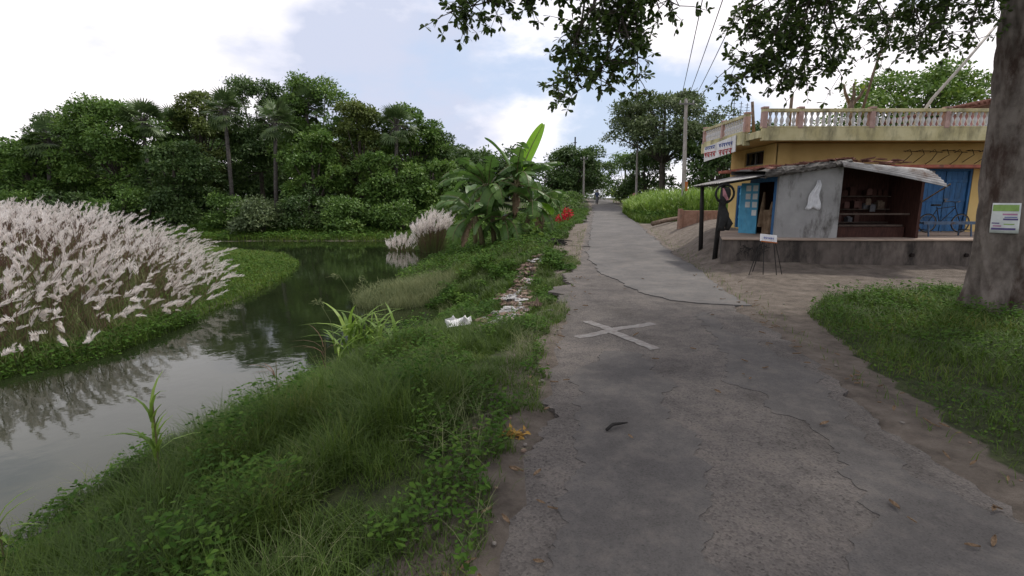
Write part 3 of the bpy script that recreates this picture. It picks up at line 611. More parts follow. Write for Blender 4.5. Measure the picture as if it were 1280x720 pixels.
def corrug(b, A, B, C, D, n, m, amp, along='u', waves=14, th=.012, sag=0, curl=0):
    """corrugated sheet between four corners (A-B back edge, D-C front edge)"""
    A, B, C, D = (np.array(v, float) for v in (A, B, C, D)); U, V_ = np.meshgrid(np.linspace(0, 1, n), np.linspace(0, 1, m))
    P = (A * ((1 - U) * (1 - V_))[..., None] + B * (U * (1 - V_))[..., None] + C * (U * V_)[..., None] + D * ((1 - U) * V_)[..., None])
    ph = V_ if along == 'u' else U
    P[..., 2] += amp * np.sin(ph * waves * 2 * math.pi) - sag * np.sin(U * math.pi) * V_ + curl * V_ * (1 - V_)
    b.grid(P); Q = P.copy(); Q[..., 2] -= th; b.grid(Q[:, ::-1])
    for e, f in ((P[0], Q[0]), (P[-1], Q[-1]), (P[:, 0], Q[:, 0]), (P[:, -1], Q[:, -1])): b.grid(np.stack([e, f], 0))
q = MB(); corrug(q, (9.3, 15.0, 3.08), (11.7, 14.95, 2.93), (11.5, 13.75, 2.40), (9.32, 14.75, 2.99), 30, 90, .02, 'u', 9, sag=-.03, curl=.36); aw = q.build('awning_sheet', M['tin'], sh, smooth=True); aw['label'] = 'pale corrugated tin awning sheet bent down at its right end'
q = MB(); corrug(q, (7.98, 17.75, 2.93), (7.98, 15.35, 2.86), (6.18, 15.55, 2.56), (6.18, 17.75, 2.52), 110, 12, .016, 'u' if False else 'v', 16, sag=0); cn = q.build('canopy_sheet', M['tin'], sh, smooth=True)
q = MB(); q.tube([(6.3, 15.5, 2.52), (6.3, 17.75, 2.5)], .035, 8); q.tube([(6.3, 15.7, 2.52), (7.95, 15.45, 2.82)], .03, 8); q.build('canopy_beam', M['tarwood'], sh)
for (x, y, xt, z0) in [(6.48, 17.55, 6.4, .3), (6.25, 15.72, 6.37, .2)]:
    q = MB(); q.tube([(x, y, z0), (x + (xt - x) * .5, y, 1.5), (xt, y, 2.5)], [.075, .07, .06], 9); q.build('canopy_post', M['tarwood'], sh, smooth=True)
q = MB(); q.tube([(11.5, 13.7, 2.47), (11.82, 14.98, 2.0)], .02, 6); q.build('awning_prop', M['stick'], sh)

# things on and around the shop
q = MB(); q.torus((6.36, 15.55, 2.24), .27, .035, 'y', 36, 8); tyre = tag(q.build('hanging_tyre', M['rubber'], origin=(6.36, 15.55, 2.24), smooth=True), 'black tyre hung as a ring on the front canopy post', 'tyre')
q = MB(); n = 14; z = np.linspace(2.42, 1.15, n); q.tube(np.column_stack([6.37 + .04 * np.sin(z * 9), 15.6 + .03 * np.cos(z * 7), z]), .09 + .05 * np.abs(np.sin(z * 5)), 9); q.tube([(6.45, 15.56, 1.6), (6.55, 15.55, 1.35), (6.5, 15.56, 1.15)], [.05, .12, .06], 8); tag(q.build('tube_bundle', M['rubber'], origin=(6.37, 15.6, 1.2), smooth=True), 'bundle of black rubber tubes tied to the front canopy post', 'rubber tubes')
q = MB(); q.tube([(6.28, 15.5, 2.4), (6.33, 15.48, 2.2), (6.42, 15.47, 2.05)], [.02, .06, .04], 7); tag(q.build('rag', M['pinkcloth'], origin=(6.33, 15.48, 2.05)), 'faded pink rag tied inside the hanging tyre', 'rag')
# white cloth hung on the shop wall
U, V_ = np.meshgrid(np.linspace(0, 1, 16), np.linspace(0, 1, 14)); wid = .06 + .36 * V_ ** .8
X = 8.86 + (U - .62) * wid + .03 * np.sin(V_ * 9); X = X - .05 * V_; Z = 2.62 - V_ * .82 - .03 * np.sin(U * 9) * V_; Y = 15.3 - (X - 7.83) * .1677 - .035 - .018 * np.sin(U * 14 + V_ * 3)
q = MB(); q.grid(np.stack([X, Y, Z], -1)); o = q.build('white_cloth', M['cloth'], origin=(8.85, 15.05, 2.6), smooth=True); m_ = o.modifiers.new('thickness', 'SOLIDIFY'); m_.thickness = .008; m_.offset = 1
tag(o, 'torn white cloth hanging on the grey shop wall', 'cloth')
# small board on thin legs
st = thing('sign_stand', 'small white board with orange edge on thin black iron legs before the plinth', 'sign stand', (6.75, 13.55, .07))
q = MB(); q.box((6.8, 13.6, 1.06), (.42, .03, .2), R(-8), ry=R(6), rx=R(-25)); bd = q.build('board', M['white'], st, bevel=.004)
q = MB(); q.box((6.8, 13.545, .965), (.41, .02, .03), R(-8), ry=R(6), mi=0); scribble(q, (6.66, 13.565, 1.05), (1, -.14, -.1), (0, .42, .9), (0, -.9, .42), .26, .06, 6, .006, 1, 3, False); q.build('markings', [M['orange'], M['blue_ink']], bd)
for (a, b_) in [((6.62, 13.6, 1.02), (6.28, 13.45, .06)), ((6.68, 13.58, .98), (6.62, 13.35, .05)), ((6.92, 13.55, .97), (6.98, 13.35, .05)), ((6.98, 13.6, 1.0), (7.2, 13.5, .06)), ((6.72, 13.7, 1.0), (6.55, 13.85, .06))]:
    q = MB(); q.tube([a, ((a[0] + b_[0]) / 2, (a[1] + b_[1]) / 2, (a[2] + b_[2]) / 2 + .02), b_], .011, 6); q.build('leg', M['tarwood'], st)
# bench
bn = thing('metal_bench', 'blue grey steel bench standing on the terrace before the wide blue door', 'bench', (13.6, 15.9, .955))
q = MB()
for k in range(4): q.box((13.65, 15.68 + k * .11, 1.38), (2.3, .09, .03))
q.build('seat', M['bluebench'], bn, bevel=.006)
q = MB(); q.box((13.65, 15.64, 1.35), (2.32, .03, .06)); q.box((13.65, 16.06, 1.35), (2.32, .03, .06)); q.build('frame', M['bluebench'], bn)
for x in (12.65, 13.95, 14.7):
    q = MB(); q.tube([(x, 15.66, 1.36), (x + .02, 15.62, .957)], .024, 8); q.tube([(x, 16.04, 1.36), (x + .02, 16.08, .957)], .024, 8); q.box((x, 15.85, 1.15), (.03, .4, .03)); q.build('leg', M['bluebench'], bn)
# bicycle leaning behind the bench
bk = thing('bicycle', 'dark bicycle parked on the terrace behind the steel bench', 'bicycle', (14.4, 17.2, .957))
def bike_wheel(x):
    q = MB(); q.torus((x, 17.2, 1.29), .30, .016, 'y', 30, 8); wh = q.build('wheel', M['rubber'], bk, smooth=True)
    s_ = MB(); s_.torus((x, 17.2, 1.29), .275, .012, 'y', 30, 6)
    for k in range(12): a = k * math.pi / 6; s_.tube([(x, 17.2, 1.29), (x + .27 * math.cos(a), 17.2, 1.29 + .27 * math.sin(a))], .003, 4)
    s_.tube([(x, 17.16, 1.29), (x, 17.24, 1.29)], .025, 8); s_.build('rim', M['steel'], wh)
bike_wheel(13.85); bike_wheel(14.95)
q = MB(); F_ = lambda *p: q.tube([(a, 17.2, z) for a, z in p], .013, 7)
F_((14.25, 1.3), (14.1, 1.82)); F_((14.25, 1.3), (14.72, 1.8)); F_((14.12, 1.76), (14.7, 1.84)); F_((13.85, 1.29), (14.25, 1.3)); F_((13.85, 1.29), (14.12, 1.74)); F_((14.95, 1.29), (14.72, 1.8), (14.68, 1.98)); q.build('frame', M['tarwood'], bk)
q = MB(); q.box((14.06, 17.2, 1.88), (.26, .14, .06)); q.build('saddle', M['rubber'], bk, bevel=.02)
q = MB(); q.tube([(14.55, 16.93, 1.98), (14.68, 17.02, 2.0), (14.68, 17.2, 1.98), (14.68, 17.38, 2.0), (14.55, 17.47, 1.98)], .014, 6); q.build('handlebar', M['steel'], bk)
# low brick wall and log
q = MB(); prism(q, [(8.55, 26.0), (10.6, 25.6), (10.65, 25.85), (8.6, 26.25)], .4, 1.5); q.span((8.42, 25.9, .4), (8.56, 26.3, 1.58)); tag(q.build('low_wall', M['brick'], origin=(9, 26, .4), bevel=.01), 'low brown brick wall left of the yellow house near the road pole', 'wall')
q = MB(); P = np.array([(8.3, 30.5, .62), (9.2, 30.9, .8), (10.2, 31.6, .92), (11.4, 32.4, .95)]); q.tube(P, [.14, .13, .11, .07], 8); q.tube([(10.2, 31.6, .92), (10.9, 31.5, 1.15), (11.7, 31.5, 1.1)], [.07, .05, .03], 6); tag(q.build('fallen_log', M['stick'], origin=P[0], smooth=True), 'dry fallen log lying by the dirt in front of the tall green grass', 'log')

# ------------------------------------------------------------------ poles and lines
def utility_pole(x, y, zb, zt, lean, rad, label, band=False):
    t = thing('utility_pole', label, 'utility pole', (x, y, zb), 'concrete utility poles along the road')
    q = MB(); q.tube([(x, y, zb - .3), (x + lean, y, zt)], [rad, rad * .62], 8); q.build('pole', M['concretepole'], t, smooth=False)
    q = MB(); q.box((x + lean * .95, y - rad, zt - .35), (1.0, .07, .09)); q.build('crossarm', M['steel'], t)
    for k in (-.42, 0, .42):
        q = MB(); q.lathe((x + lean * .95 + k, y - rad, zt - .3), [(.02, 0), (.045, .05), (.03, .09), (.045, .12), (.02, .17)], 8); q.build('insulator', M['white'], t, smooth=True)
    if band: q = MB(); q.tube([(x + .02, y, zb + 2.1), (x + .02, y, zb + 2.7)], [rad * 1.0, rad * .98], 8); q.build('painted_band', M['orange'], t)
    return (x + lean * .95, y - rad, zt - .13)
A1 = utility_pole(11.6, 35, .5, 8.5, -.25, .17, 'nearest concrete pole with an orange band beside the tall green grass', True)
A2 = utility_pole(14.35, 60, .9, 8.35, -.12, .16, 'middle concrete pole before the wide spreading tree')
A3 = utility_pole(9.65, 70, 1.3, 7.6, -.08, .15, 'farthest concrete pole on the left roadside before the round tree')
def line(P, sag, label, rad=.011):
    P = np.array(P, float); t = np.linspace(0, 1, 30)[:, None]; Q = P[0] * (1 - t) + P[1] * t; Q[:, 2] -= (4 * sag * t * (1 - t))[:, 0]
    q = MB(); q.tube(Q, rad, 5); tag(q.build('power_line', M['wire'], origin=tuple(P[0])), label, 'power line', 'overhead power lines')
B0 = np.array((-2.2, -14, 8.4))
for k, lb in ((-.42, 'left of the three overhead wires running from the near pole over the camera'), (0, 'middle of the three overhead wires running from the near pole over the camera'), (.42, 'right of the three overhead wires running from the near pole over the camera')):
    line([np.array(A1) + [k, 0, 0], B0 + [k * 2.2, 0, .3 * k]], .5, lb, .016)
for k in (-.42, .42): line([np.array(A1) + [k, 0, 0], np.array(A2) + [k, 0, 0]], .4, 'thin wire strung between the near and the middle concrete pole', .013)
line([np.array(A1), (8.3, 18.4, 4.95)], .35, 'service wire from the near pole down to the house roof', .012)
line([np.array(A2), np.array(A3)], .4, 'wire crossing the road from middle to farthest concrete pole', .014)
q = MB(); q.tube([(9.35, 78, 1.5), (9.3, 78, 11.0)], [.14, .1], 8); q.box((9.3, 78, 10.2), (.5, .1, .1)); tag(q.build('dark_pole', M['tarwood'], origin=(9.3, 78, 1.5)), 'thin dark pole standing above the round mango like tree', 'pole')
# fence far down the road
fc = thing('bamboo_fence', 'reddish bamboo fence on the right roadside far away', 'fence', (13.4, 55, 1))
q = MB(); r_ = random.Random(2)
for k in range(60):
    x = 12.5 + k * .045; y = 54 + k * .16; z = float(zr(y)); q.tube([(x, y, z - .1), (x + r_.uniform(-.03, .03), y, z + r_.uniform(1.2, 1.6))], .03, 5)
q.build('pickets', M['pinkwall'], fc); q = MB(); q.tube([(12.4, 54, 1.6), (15.2, 63.5, 1.95)], .03, 5); q.tube([(12.4, 54, 2.1), (15.2, 63.5, 2.45)], .03, 5); q.build('rail', M['stick'], fc)

# distant person on the road: one continuous skinned body
def person(x, y, z, label, top, low):
    t = thing('person', label, 'person', (x, y, z))
    J = {'pel': (0, 0, .95, .13), 'sp': (0, 0, 1.18, .125), 'ch': (0, 0, 1.38, .145), 'nk': (0, .0, 1.5, .055), 'hd': (0, -.02, 1.62, .1), 'tp': (0, -.01, 1.70, .075),
         'ls': (-.17, 0, 1.42, .06), 'le': (-.24, .04, 1.15, .045), 'lh': (-.23, -.08, .93, .035), 'rs': (.17, 0, 1.42, .06), 're': (.24, .02, 1.15, .045), 'rh': (.25, -.06, .9, .035),
         'lt': (-.09, 0, .88, .09), 'lk': (-.1, -.1, .5, .06), 'la': (-.1, -.02, .1, .04), 'lf': (-.1, -.16, .05, .04), 'rt': (.09, 0, .88, .09), 'rk': (.1, .02, .5, .06), 'ra': (.1, .16, .1, .04), 'rf': (.1, .04, .05, .04)}
    E_ = [('pel', 'sp'), ('sp', 'ch'), ('ch', 'nk'), ('nk', 'hd'), ('hd', 'tp'), ('ch', 'ls'), ('ls', 'le'), ('le', 'lh'), ('ch', 'rs'), ('rs', 're'), ('re', 'rh'), ('pel', 'lt'), ('lt', 'lk'), ('lk', 'la'), ('la', 'lf'), ('pel', 'rt'), ('rt', 'rk'), ('rk', 'ra'), ('ra', 'rf')]
    bm = bmesh.new(); lay = bm.verts.layers.skin.verify(); vs_ = {}
    for k, (a, b, c, r0) in J.items():
        v = bm.verts.new((a, b, c)); v[lay].radius = (r0, r0); v[lay].use_root = (k == 'pel'); vs_[k] = v
    for a, b in E_: bm.edges.new((vs_[a], vs_[b]))
    me = bpy.data.meshes.new('body'); bm.to_mesh(me); bm.free(); me.materials.append(M['skin'])
    o = bpy.data.objects.new('body', me); COL.objects.link(o); o.parent = t
    o.modifiers.new('skin', 'SKIN'); sb_ = o.modifiers.new('sub', 'SUBSURF'); sb_.levels = sb_.render_levels = 2
    q = MB(); X = np.array
    q.lathe((x, y, z), [(.15, .86), (.165, 1.0), (.17, 1.2), (.19, 1.38), (.1, 1.5)], 14)
    for s_ in (-1, 1): q.tube([(x + s_ * .16, y, z + 1.44), (x + s_ * .245, y + .02, z + 1.15)], [.08, .065], 10)
    q.build('shirt', top, t, smooth=True)
    q = MB(); q.lathe((x, y, z), [(.15, .84), (.17, .95)], 14)
    q.tube([(x - .09, y, z + .92), (x - .1, y - .1, z + .5), (x - .1, y - .02, z + .12)], [.115, .085, .06], 10); q.tube([(x + .09, y, z + .92), (x + .1, y + .02, z + .5), (x + .1, y + .16, z + .12)], [.115, .085, .06], 10); q.build('trousers', low, t, smooth=True)
    q = MB(); q.lathe((x, y + .0, z), [(.09, 1.64), (.112, 1.68), (.095, 1.76), (.04, 1.8)], 12); q.build('hair', M['tarwood'], t, smooth=True)
person(10.3, 63, float(zr(63)) + .02, 'distant person in dark clothes walking on the left side of the road', M['shirt'], M['trouser'])

# ------------------------------------------------------------------ vegetation builders
def clump_leaves(b, centres, radii, per, size, mi=0, flat=.75, six=False):
    for c, r0 in zip(centres, radii):
        n = max(4, int(per * (r0 ** 2))); d = rndn(n); d /= np.linalg.norm(d, axis=1)[:, None]; d[:, 2] = np.where(d[:, 2] < -.35, -d[:, 2], d[:, 2])
        P = np.array(c) + d * (r0 * rng.uniform(.3, 1.0, n) ** .6 * (1 + .38 * rng.random(n) ** 4))[:, None] * [1, 1, flat]
        D = d * .8 + rndn(n, .5) + [0, 0, -.25]; N = d * .8 + rndn(n, .45) + [0, 0, .7]
        b.leaves(P, D, N, size * rng.uniform(.6, 1.25, n), size * rng.uniform(.38, .7, n), mi, six)
def broad_tree(x, y, z, H, Rr, label, mat, name='broadleaf_tree', cat='tree', low=.3, leaf=.36, dens=26, ncl=34, trunk=.22, layered=False, group='trees of the grove beyond the pond', bark='darkbark', ry=None, clump=.27):
    t = thing(name, label, cat, (x, y, z), group); Ry = ry or Rr * .85
    tb = MB(); top = H * .8; lean = rng.normal(0, .25, 2)
    tb.tube([(x, y, z - .3), (x + lean[0] * .4, y + lean[1] * .4, z + H * .25), (x + lean[0], y + lean[1], z + H * .55), (x + lean[0] * 1.2, y + lean[1], z + top)], [trunk * 1.3, trunk, trunk * .7, trunk * .2], 8)
    cs, rs = [], []
    for k in range(ncl):
        a = rng.uniform(0, 6.283); f = rng.uniform(.12, 1) ** .5; h = rng.uniform(0, 1)
        if layered:
            h = rng.choice([.35, .5, .62, .75, .88, 1.0]) + rng.normal(0, .03); env = np.interp(h, [.3, .5, .75, 1.02], [.8, 1, .9, .45])
        else: env = math.sqrt(max(.05, 1 - ((h - .42) / .64) ** 2))
        q = .85 + .3 * rng.random()
        c = (x + lean[0] + Rr * env * f * math.cos(a) * q, y + lean[1] + Ry * env * f * math.sin(a) * q, z + H * (low + (1 - low) * h * .93))
        cs.append(c); rs.append(Rr * clump * rng.uniform(.65, 1.3) * (1 if not layered else .95))
    for c in cs[::3]:
        m = np.array([x + lean[0] * .7, y + lean[1] * .7, z + H * min(low + .1, .5)]); tb.tube([m, (m + np.array(c)) / 2 + [0, 0, .3], c], [trunk * .4, trunk * .25, .03], 6, cap=False)
    tb.build('trunk', M[bark], t, smooth=True)
    cb = MB(); clump_leaves(cb, cs, rs, dens * (7 if layered else 5.5), leaf, 0, .55 if layered else .8); cb.build('crown', M[mat], t)
    return t
def palmyra(x, y, z, H, label, rad=1.6):
    t = thing('palmyra_palm', label, 'palm tree', (x, y, z), 'fan palms of the grove beyond the pond')
    q = MB(); l = rng.normal(0, .35, 2); P = [(x, y, z - .3), (x + l[0] * .3, y + l[1] * .3, z + H * .4), (x + l[0], y + l[1], z + H)]; q.tube(P, [.24, .17, .15], 9); q.build('trunk', M['palmbark'], t, smooth=True)
    b = MB(); top = np.array(P[-1])
    for k in range(36):
        a = rng.uniform(0, 6.283); el = rng.uniform(-.9, 1.35); d = np.array([math.cos(a) * math.cos(el), math.sin(a) * math.cos(el), math.sin(el)])
        L = rad * rng.uniform(.55, .75); c = top + d * L; b.tube([top, top + d * L * .5 + [0, 0, .06], c], [.035, .025, .02], 4, 1, cap=False)
        sd = np.cross(d, [0, 0, 1]); sd /= np.linalg.norm(sd) + 1e-6; up = np.cross(sd, d)
        n = 15; th = np.linspace(-1.75, 1.75, n); D = np.cos(th)[:, None] * d + np.sin(th)[:, None] * (sd * .95 + up * rng.normal(0, .25))
        b.leaves(np.repeat(c[None], n, 0), D + [0, 0, -.12], np.repeat(up[None], n, 0) + rndn(n, .15), rad * .62 * (1 - .18 * np.abs(th) / 1.75), .13)
    b.build('crown', [M['palm'], M['palmbark']], t)
    return t
def shrub(x, y, z, rx, h, label, mat, name='shrub', leaf=.2, dens=60, group='shrubs along the far bank', ncl=14, cat='shrub'):
    t = thing(name, label, cat, (x, y, z), group)
    q = MB(); cs, rs = [], []
    for k in range(ncl):
        a = rng.uniform(0, 6.283); f = rng.uniform(.1, 1) ** .6; hh = rng.uniform(.12, .85) * math.sqrt(max(.1, 1 - f * f * .7)); c = (x + rx * f * math.cos(a) * .8, y + rx * f * math.sin(a) * .7, z + h * hh); cs.append(c); rs.append(min(rx, h) * rng.uniform(.26, .42))
        if k % 3 == 0: q.tube([(x, y, z - .2), (x + (c[0] - x) * .4, y + (c[1] - y) * .4, z + h * hh * .6), c], [.05, .035, .015], 5, cap=False)
    q.build('stems', M['darkbark'], t); b = MB(); clump_leaves(b, cs, rs, dens * 4, leaf); b.build('foliage', M[mat], t)
    return t

# ------------------------------------------------------------------ grove beyond the pond
F_PX = 640.0; PIT = R(9.926)
def at_px(px, Y): return px_x(px, Y)
def px_x(px, Y): return (px - 640) / F_PX * (Y * math.cos(PIT) + .2)
def top_z(py, Y):
    cy = -(py - 360) / F_PX; return 2.1 + Y * (-math.sin(PIT) + cy * math.cos(PIT)) / (math.cos(PIT) + cy * math.sin(PIT))
GROVE = [  # px, top py, half width px, Y, material, label
 (40, 168, 42, 46, 'lf_mid', 'leftmost loose green tree at the left end of the grove'),
 (98, 146, 46, 53, 'lf_dark', 'dark round tree behind the leftmost tree of the grove'),
 (158, 126, 62, 48, 'lf_mid', 'broad bright green tree in the left half of the grove above the white grass'),
 (222, 178, 44, 46, 'lf_dark', 'low dark tree filling the dip left of the palm trunks'),
 (262, 114, 36, 54, 'lf_olive', 'tall narrow dark tree left of the two visible palm trunks'),
 (330, 104, 52, 57, 'lf_dark', 'tall tree behind the two visible palm trunks'),
 (405, 95, 50, 52, 'lf_mid', 'tallest tree of the grove with a wide rounded top'),
 (452, 124, 38, 49, 'lf_olive', 'dark tree on the right shoulder of the tallest tree'),
 (398, 165, 40, 45, 'lf_mid', 'lighter low tree in front of the tallest tree'),
 (516, 132, 38, 50, 'lf_mid', 'fresh green tree at the right end of the grove beside a palm'),
 (551, 162, 32, 52, 'lf_dark', 'small dark tree at the right edge of the grove left of the banana plants'),
 (482, 192, 40, 45, 'lf_mid', 'low leafy tree below the gap right of the tallest tree'),
 (536, 200, 36, 46, 'lf_yellow' if False else 'lf_mid', 'low bushy tree under the right end of the grove'),
]
for px, py, hw, Y, mt, lb in GROVE:
    x = px_x(px, Y); zt = top_z(py, Y); zb = float(ground_z(x, Y)); Rr = hw / F_PX * Y * 1.02
    broad_tree(x, Y, zb, zt - zb, Rr, lb, mt, low=.22 if py < 150 else .12, ncl=66, dens=62 * (3.2 / max(2.2, Rr)) ** .6, leaf=.31, clump=.25)
for px, py, Y, lb in [(64, 158, 46, 'fan palm above the leftmost tree of the grove'), (190, 136, 47, 'fan palm rising on the right of the broad bright green tree'), (292, 122, 46.5, 'fan palm with slanting bare trunk left of the middle of the grove'), (345, 134, 46, 'fan palm with straight bare trunk in the middle of the grove'),
                      (388, 118, 50, 'fan palm half hidden in the tallest tree'), (494, 140, 47, 'fan palm standing clear at the right end of the grove'), (222, 142, 52, 'fan palm over the dip between the two high parts of the grove')]:
    x = px_x(px, Y); zb = float(ground_z(x, Y)); palmyra(x, Y, zb, top_z(py, Y) - zb - 1.2, lb, 1.8)
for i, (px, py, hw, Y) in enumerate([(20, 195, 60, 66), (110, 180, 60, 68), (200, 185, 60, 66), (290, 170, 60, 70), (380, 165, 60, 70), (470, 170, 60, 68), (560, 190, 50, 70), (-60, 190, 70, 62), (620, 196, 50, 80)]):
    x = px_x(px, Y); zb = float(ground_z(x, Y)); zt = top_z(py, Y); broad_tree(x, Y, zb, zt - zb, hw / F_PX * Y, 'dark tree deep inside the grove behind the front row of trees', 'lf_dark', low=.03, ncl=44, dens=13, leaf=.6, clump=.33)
for px, py, hw, Y, mt, lb in [(18, 226, 34, 42, 'lf_mid', 'bush at the far left edge behind the white plumed grass'), (85, 232, 34, 42, 'lf_dark', 'dark bush behind the white plumed grass below the second tree'), (150, 226, 40, 42.5, 'lf_mid', 'green bush below the broad bright green tree'), (215, 232, 34, 43, 'lf_dark', 'dark bush under the low dark tree'), (290, 238, 34, 42.5, 'lf_mid', 'bush at the foot of the slanting palm trunk'),
    (328, 242, 42, 41, 'lf_grey', 'large rounded grey green bush by the far grass bank'), (385, 226, 36, 42.5, 'lf_dark', 'tall dark bush right of the rounded grey green bush'), (440, 248, 40, 42, 'lf_mid', 'spreading bush beyond the middle of the pond'), (505, 244, 38, 42, 'lf_mid', 'bush behind the white plumed tussocks'), (565, 240, 34, 40, 'lf_light', 'light green bush left of the banana plants')]:
    x = px_x(px, Y); zb = float(ground_z(x, Y)); shrub(x, Y, zb, hw / F_PX * Y, top_z(py, Y) - zb, lb, mt, ncl=20, dens=55, leaf=.26)

# right of the road and far end
def tz(y): return float(zr(y))
broad_tree(17.3, 60, tz(60), 12.0, 7.4, 'wide spreading tree with layered open crown beyond the tall grass', 'lf_grey', low=.3, layered=True, ncl=85, dens=17, leaf=.36, trunk=.35, group='roadside trees far along the road', clump=.2)
broad_tree(21.5, 55, tz(55), 8.5, 4.2, 'dark tree behind the yellow house left corner', 'lf_dark', low=.1, ncl=46, dens=24, leaf=.4, group='roadside trees far along the road')
broad_tree(17.2, 66, tz(66), 6.5, 4.0, 'low dark tree under the wide spreading tree', 'lf_dark', low=.05, ncl=46, dens=24, leaf=.4, group='roadside trees far along the road')
broad_tree(9.4, 76, tz(76), 7.4, 4.6, 'dense round dark tree left of the road end', 'lf_dark', low=.2, ncl=60, dens=24, leaf=.42, group='roadside trees far along the road')
broad_tree(4.2, 74, tz(74) - .6, 5.2, 4.2, 'low tree between the banana plants and the round dark tree', 'lf_dark', low=.05, ncl=40, dens=20, leaf=.42, group='roadside trees far along the road')
broad_tree(13.3, 105, 1.9, 7.6, 3.6, 'far tree at the left side of the road end', 'lf_grey', low=.05, ncl=40, dens=14, leaf=.5, group='roadside trees far along the road')
broad_tree(21.5, 100, 1.9, 8.6, 4.2, 'far tree at the right side of the road end', 'lf_mid', low=.02, ncl=40, dens=14, leaf=.5, group='roadside trees far along the road')
broad_tree(18.5, 150, 2.2, 9.5, 7, 'grey green tree closing the end of the road', 'lf_grey', low=.02, ncl=50, dens=8, leaf=.7, group='roadside trees far along the road')
broad_tree(27, 62, 1.2, 9.5, 6, 'green tree behind the house sign board', 'lf_dark', low=.1, ncl=50, dens=15, leaf=.45, group='roadside trees far along the road')
broad_tree(27.5, 36, .8, 9.3, 6.3, 'light green feathery tree rising behind the roof terrace', 'lf_light', low=.42, layered=True, ncl=80, dens=20, leaf=.3, group='trees behind the house', clump=.2)
broad_tree(35, 45, .8, 8, 5, 'dark tree behind the pink brick house', 'lf_dark', low=.2, ncl=40, dens=15, leaf=.4, group='trees behind the house')
for x, y, rx, h, mt, lb in [(5.0, 52, 1.8, 2.0, 'lf_mid', 'bush on the left roadside beyond the red bush'), (7.4, 62, 1.8, 1.8, 'lf_mid', 'bush on the left roadside near the farthest pole'), (2.4, 42, 1.8, 2.2, 'lf_light', 'light green bush right behind the banana plants'), (3.4, 60, 2.2, 2.4, 'lf_dark', 'dark bush behind the light bushes left of the road'),
                            (14.8, 70, 2.0, 2.6, 'lf_yellow', 'bright yellow green young tree right of the road under the spreading tree'), (13.9, 84, 1.4, 2.4, 'lf_grey', 'grey green bush right where the road ends'), (12.2, 92, 2.0, 2.8, 'lf_dark', 'dark bush left where the road ends')]:
    shrub(x, y, float(ground_z(x, y)), rx, h, lb, mt, leaf=.24, dens=45, group='bushes beside the far road')

# tall cane grass right of the road
def scatter(poly, n, keep=None):
    P = np.array(poly); lo, hi = P.min(0), P.max(0); X, Y = [], []
    tot = 0
    while tot < n:
        x = rng.uniform(lo[0], hi[0], n * 2); y = rng.uniform(lo[1], hi[1], n * 2); k = in_poly(x, y, poly)
        if keep is not None: k &= keep(x, y)
        X.append(x[k]); Y.append(y[k]); tot += k.sum()
        if len(X) > 60: break
    X = np.concatenate(X)[:n]; Y = np.concatenate(Y)[:n]; return X, Y
CANE = [(9.35, 39), (9.9, 47), (12, 52), (18, 50), (20, 36), (15, 31.6), (11.2, 31.9), (10.2, 33.5)]
x, y = scatter(CANE, 1500); z = ground_z(x, y); hc = np.clip(1.2 + .55 * np.minimum(x - xc(y) - 1.6, 3.0), .8, 2.35) * uni(.8, 1.1, 1500)
b = MB()
for k in range(9):
    t_ = uni(.25, .95, 1500); P = np.stack([x + rng.normal(0, .06, 1500), y, z + hc * t_ * .75], 1); b.blades(P, uni(0, 6.283, 1500), uni(.6, 1.05, 1500), uni(.05, .085, 1500), uni(.5, 1.1, 1500), levels=4, droop=1.6)
P = np.stack([x, y, z], 1); b.blades(P, uni(0, 6.283, 1500), hc, np.full(1500, .05), uni(0, .12, 1500))
tag(b.build('cane_grass', M['corn']), 'tall arching green cane grass on the right roadside behind the nearest pole', 'grass', kind='stuff')
def ground_grass(name, poly, n, h, w, mat, label, keep=None, lean=(.2, .7), dens_fall=None, levels=3, hfn=None):
    x, y = scatter(poly, n, keep); n = len(x); hh = uni(h[0], h[1], n)
    if hfn is not None: hh = hh * hfn(x, y)
    z = ground_z(x, y) - .02; b = MB(); d = np.hypot(x, y); ww = uni(w[0], w[1], n) * np.clip(d / 7, 1, 4)
    b.blades(np.stack([x, y, z], 1), uni(0, 6.283, n), hh, ww, uni(lean[0], lean[1], n), levels=levels)
    return b, x, y, z, hh
def add_weeds(b, poly, n, size, hfn, keep=None, mi=1):
    x, y = scatter(poly, n, keep); n = len(x); z = ground_z(x, y) + hfn(x, y) * uni(.25, 1.0, n); d = np.hypot(x, y)
    a = uni(0, 6.283, n); D = np.stack([np.cos(a), np.sin(a), uni(-.3, .6, n)], 1); N = rndn(n, .4) + [0, 0, 1.]
    s_ = uni(size[0], size[1], n) * np.clip(d / 7, 1, 3.5); b.leaves(np.stack([x, y, z], 1), D, N, s_, s_ * uni(.35, .6, n), mi, six=True)
# roadside low growth of the cane edge
b, *_ = ground_grass('x', [(8.6, 35.5), (9.1, 40), (10.2, 48), (12.3, 52), (13, 38), (15, 31.5), (11.2, 31.2), (9.4, 32.8)], 9000, (.25, .75), (.012, .02), None, None)
add_weeds(b, [(9.0, 36), (9.3, 40), (10.4, 48), (13, 38), (15, 31.5), (11.2, 31.2), (9.6, 32.8)], 5000, (.04, .07), lambda x, y: .7 + 0 * x)
tag(b.build('verge_grass', [M['grasslight'], M['weed']]), 'low green grass along the foot of the cane grass', 'grass', kind='stuff')

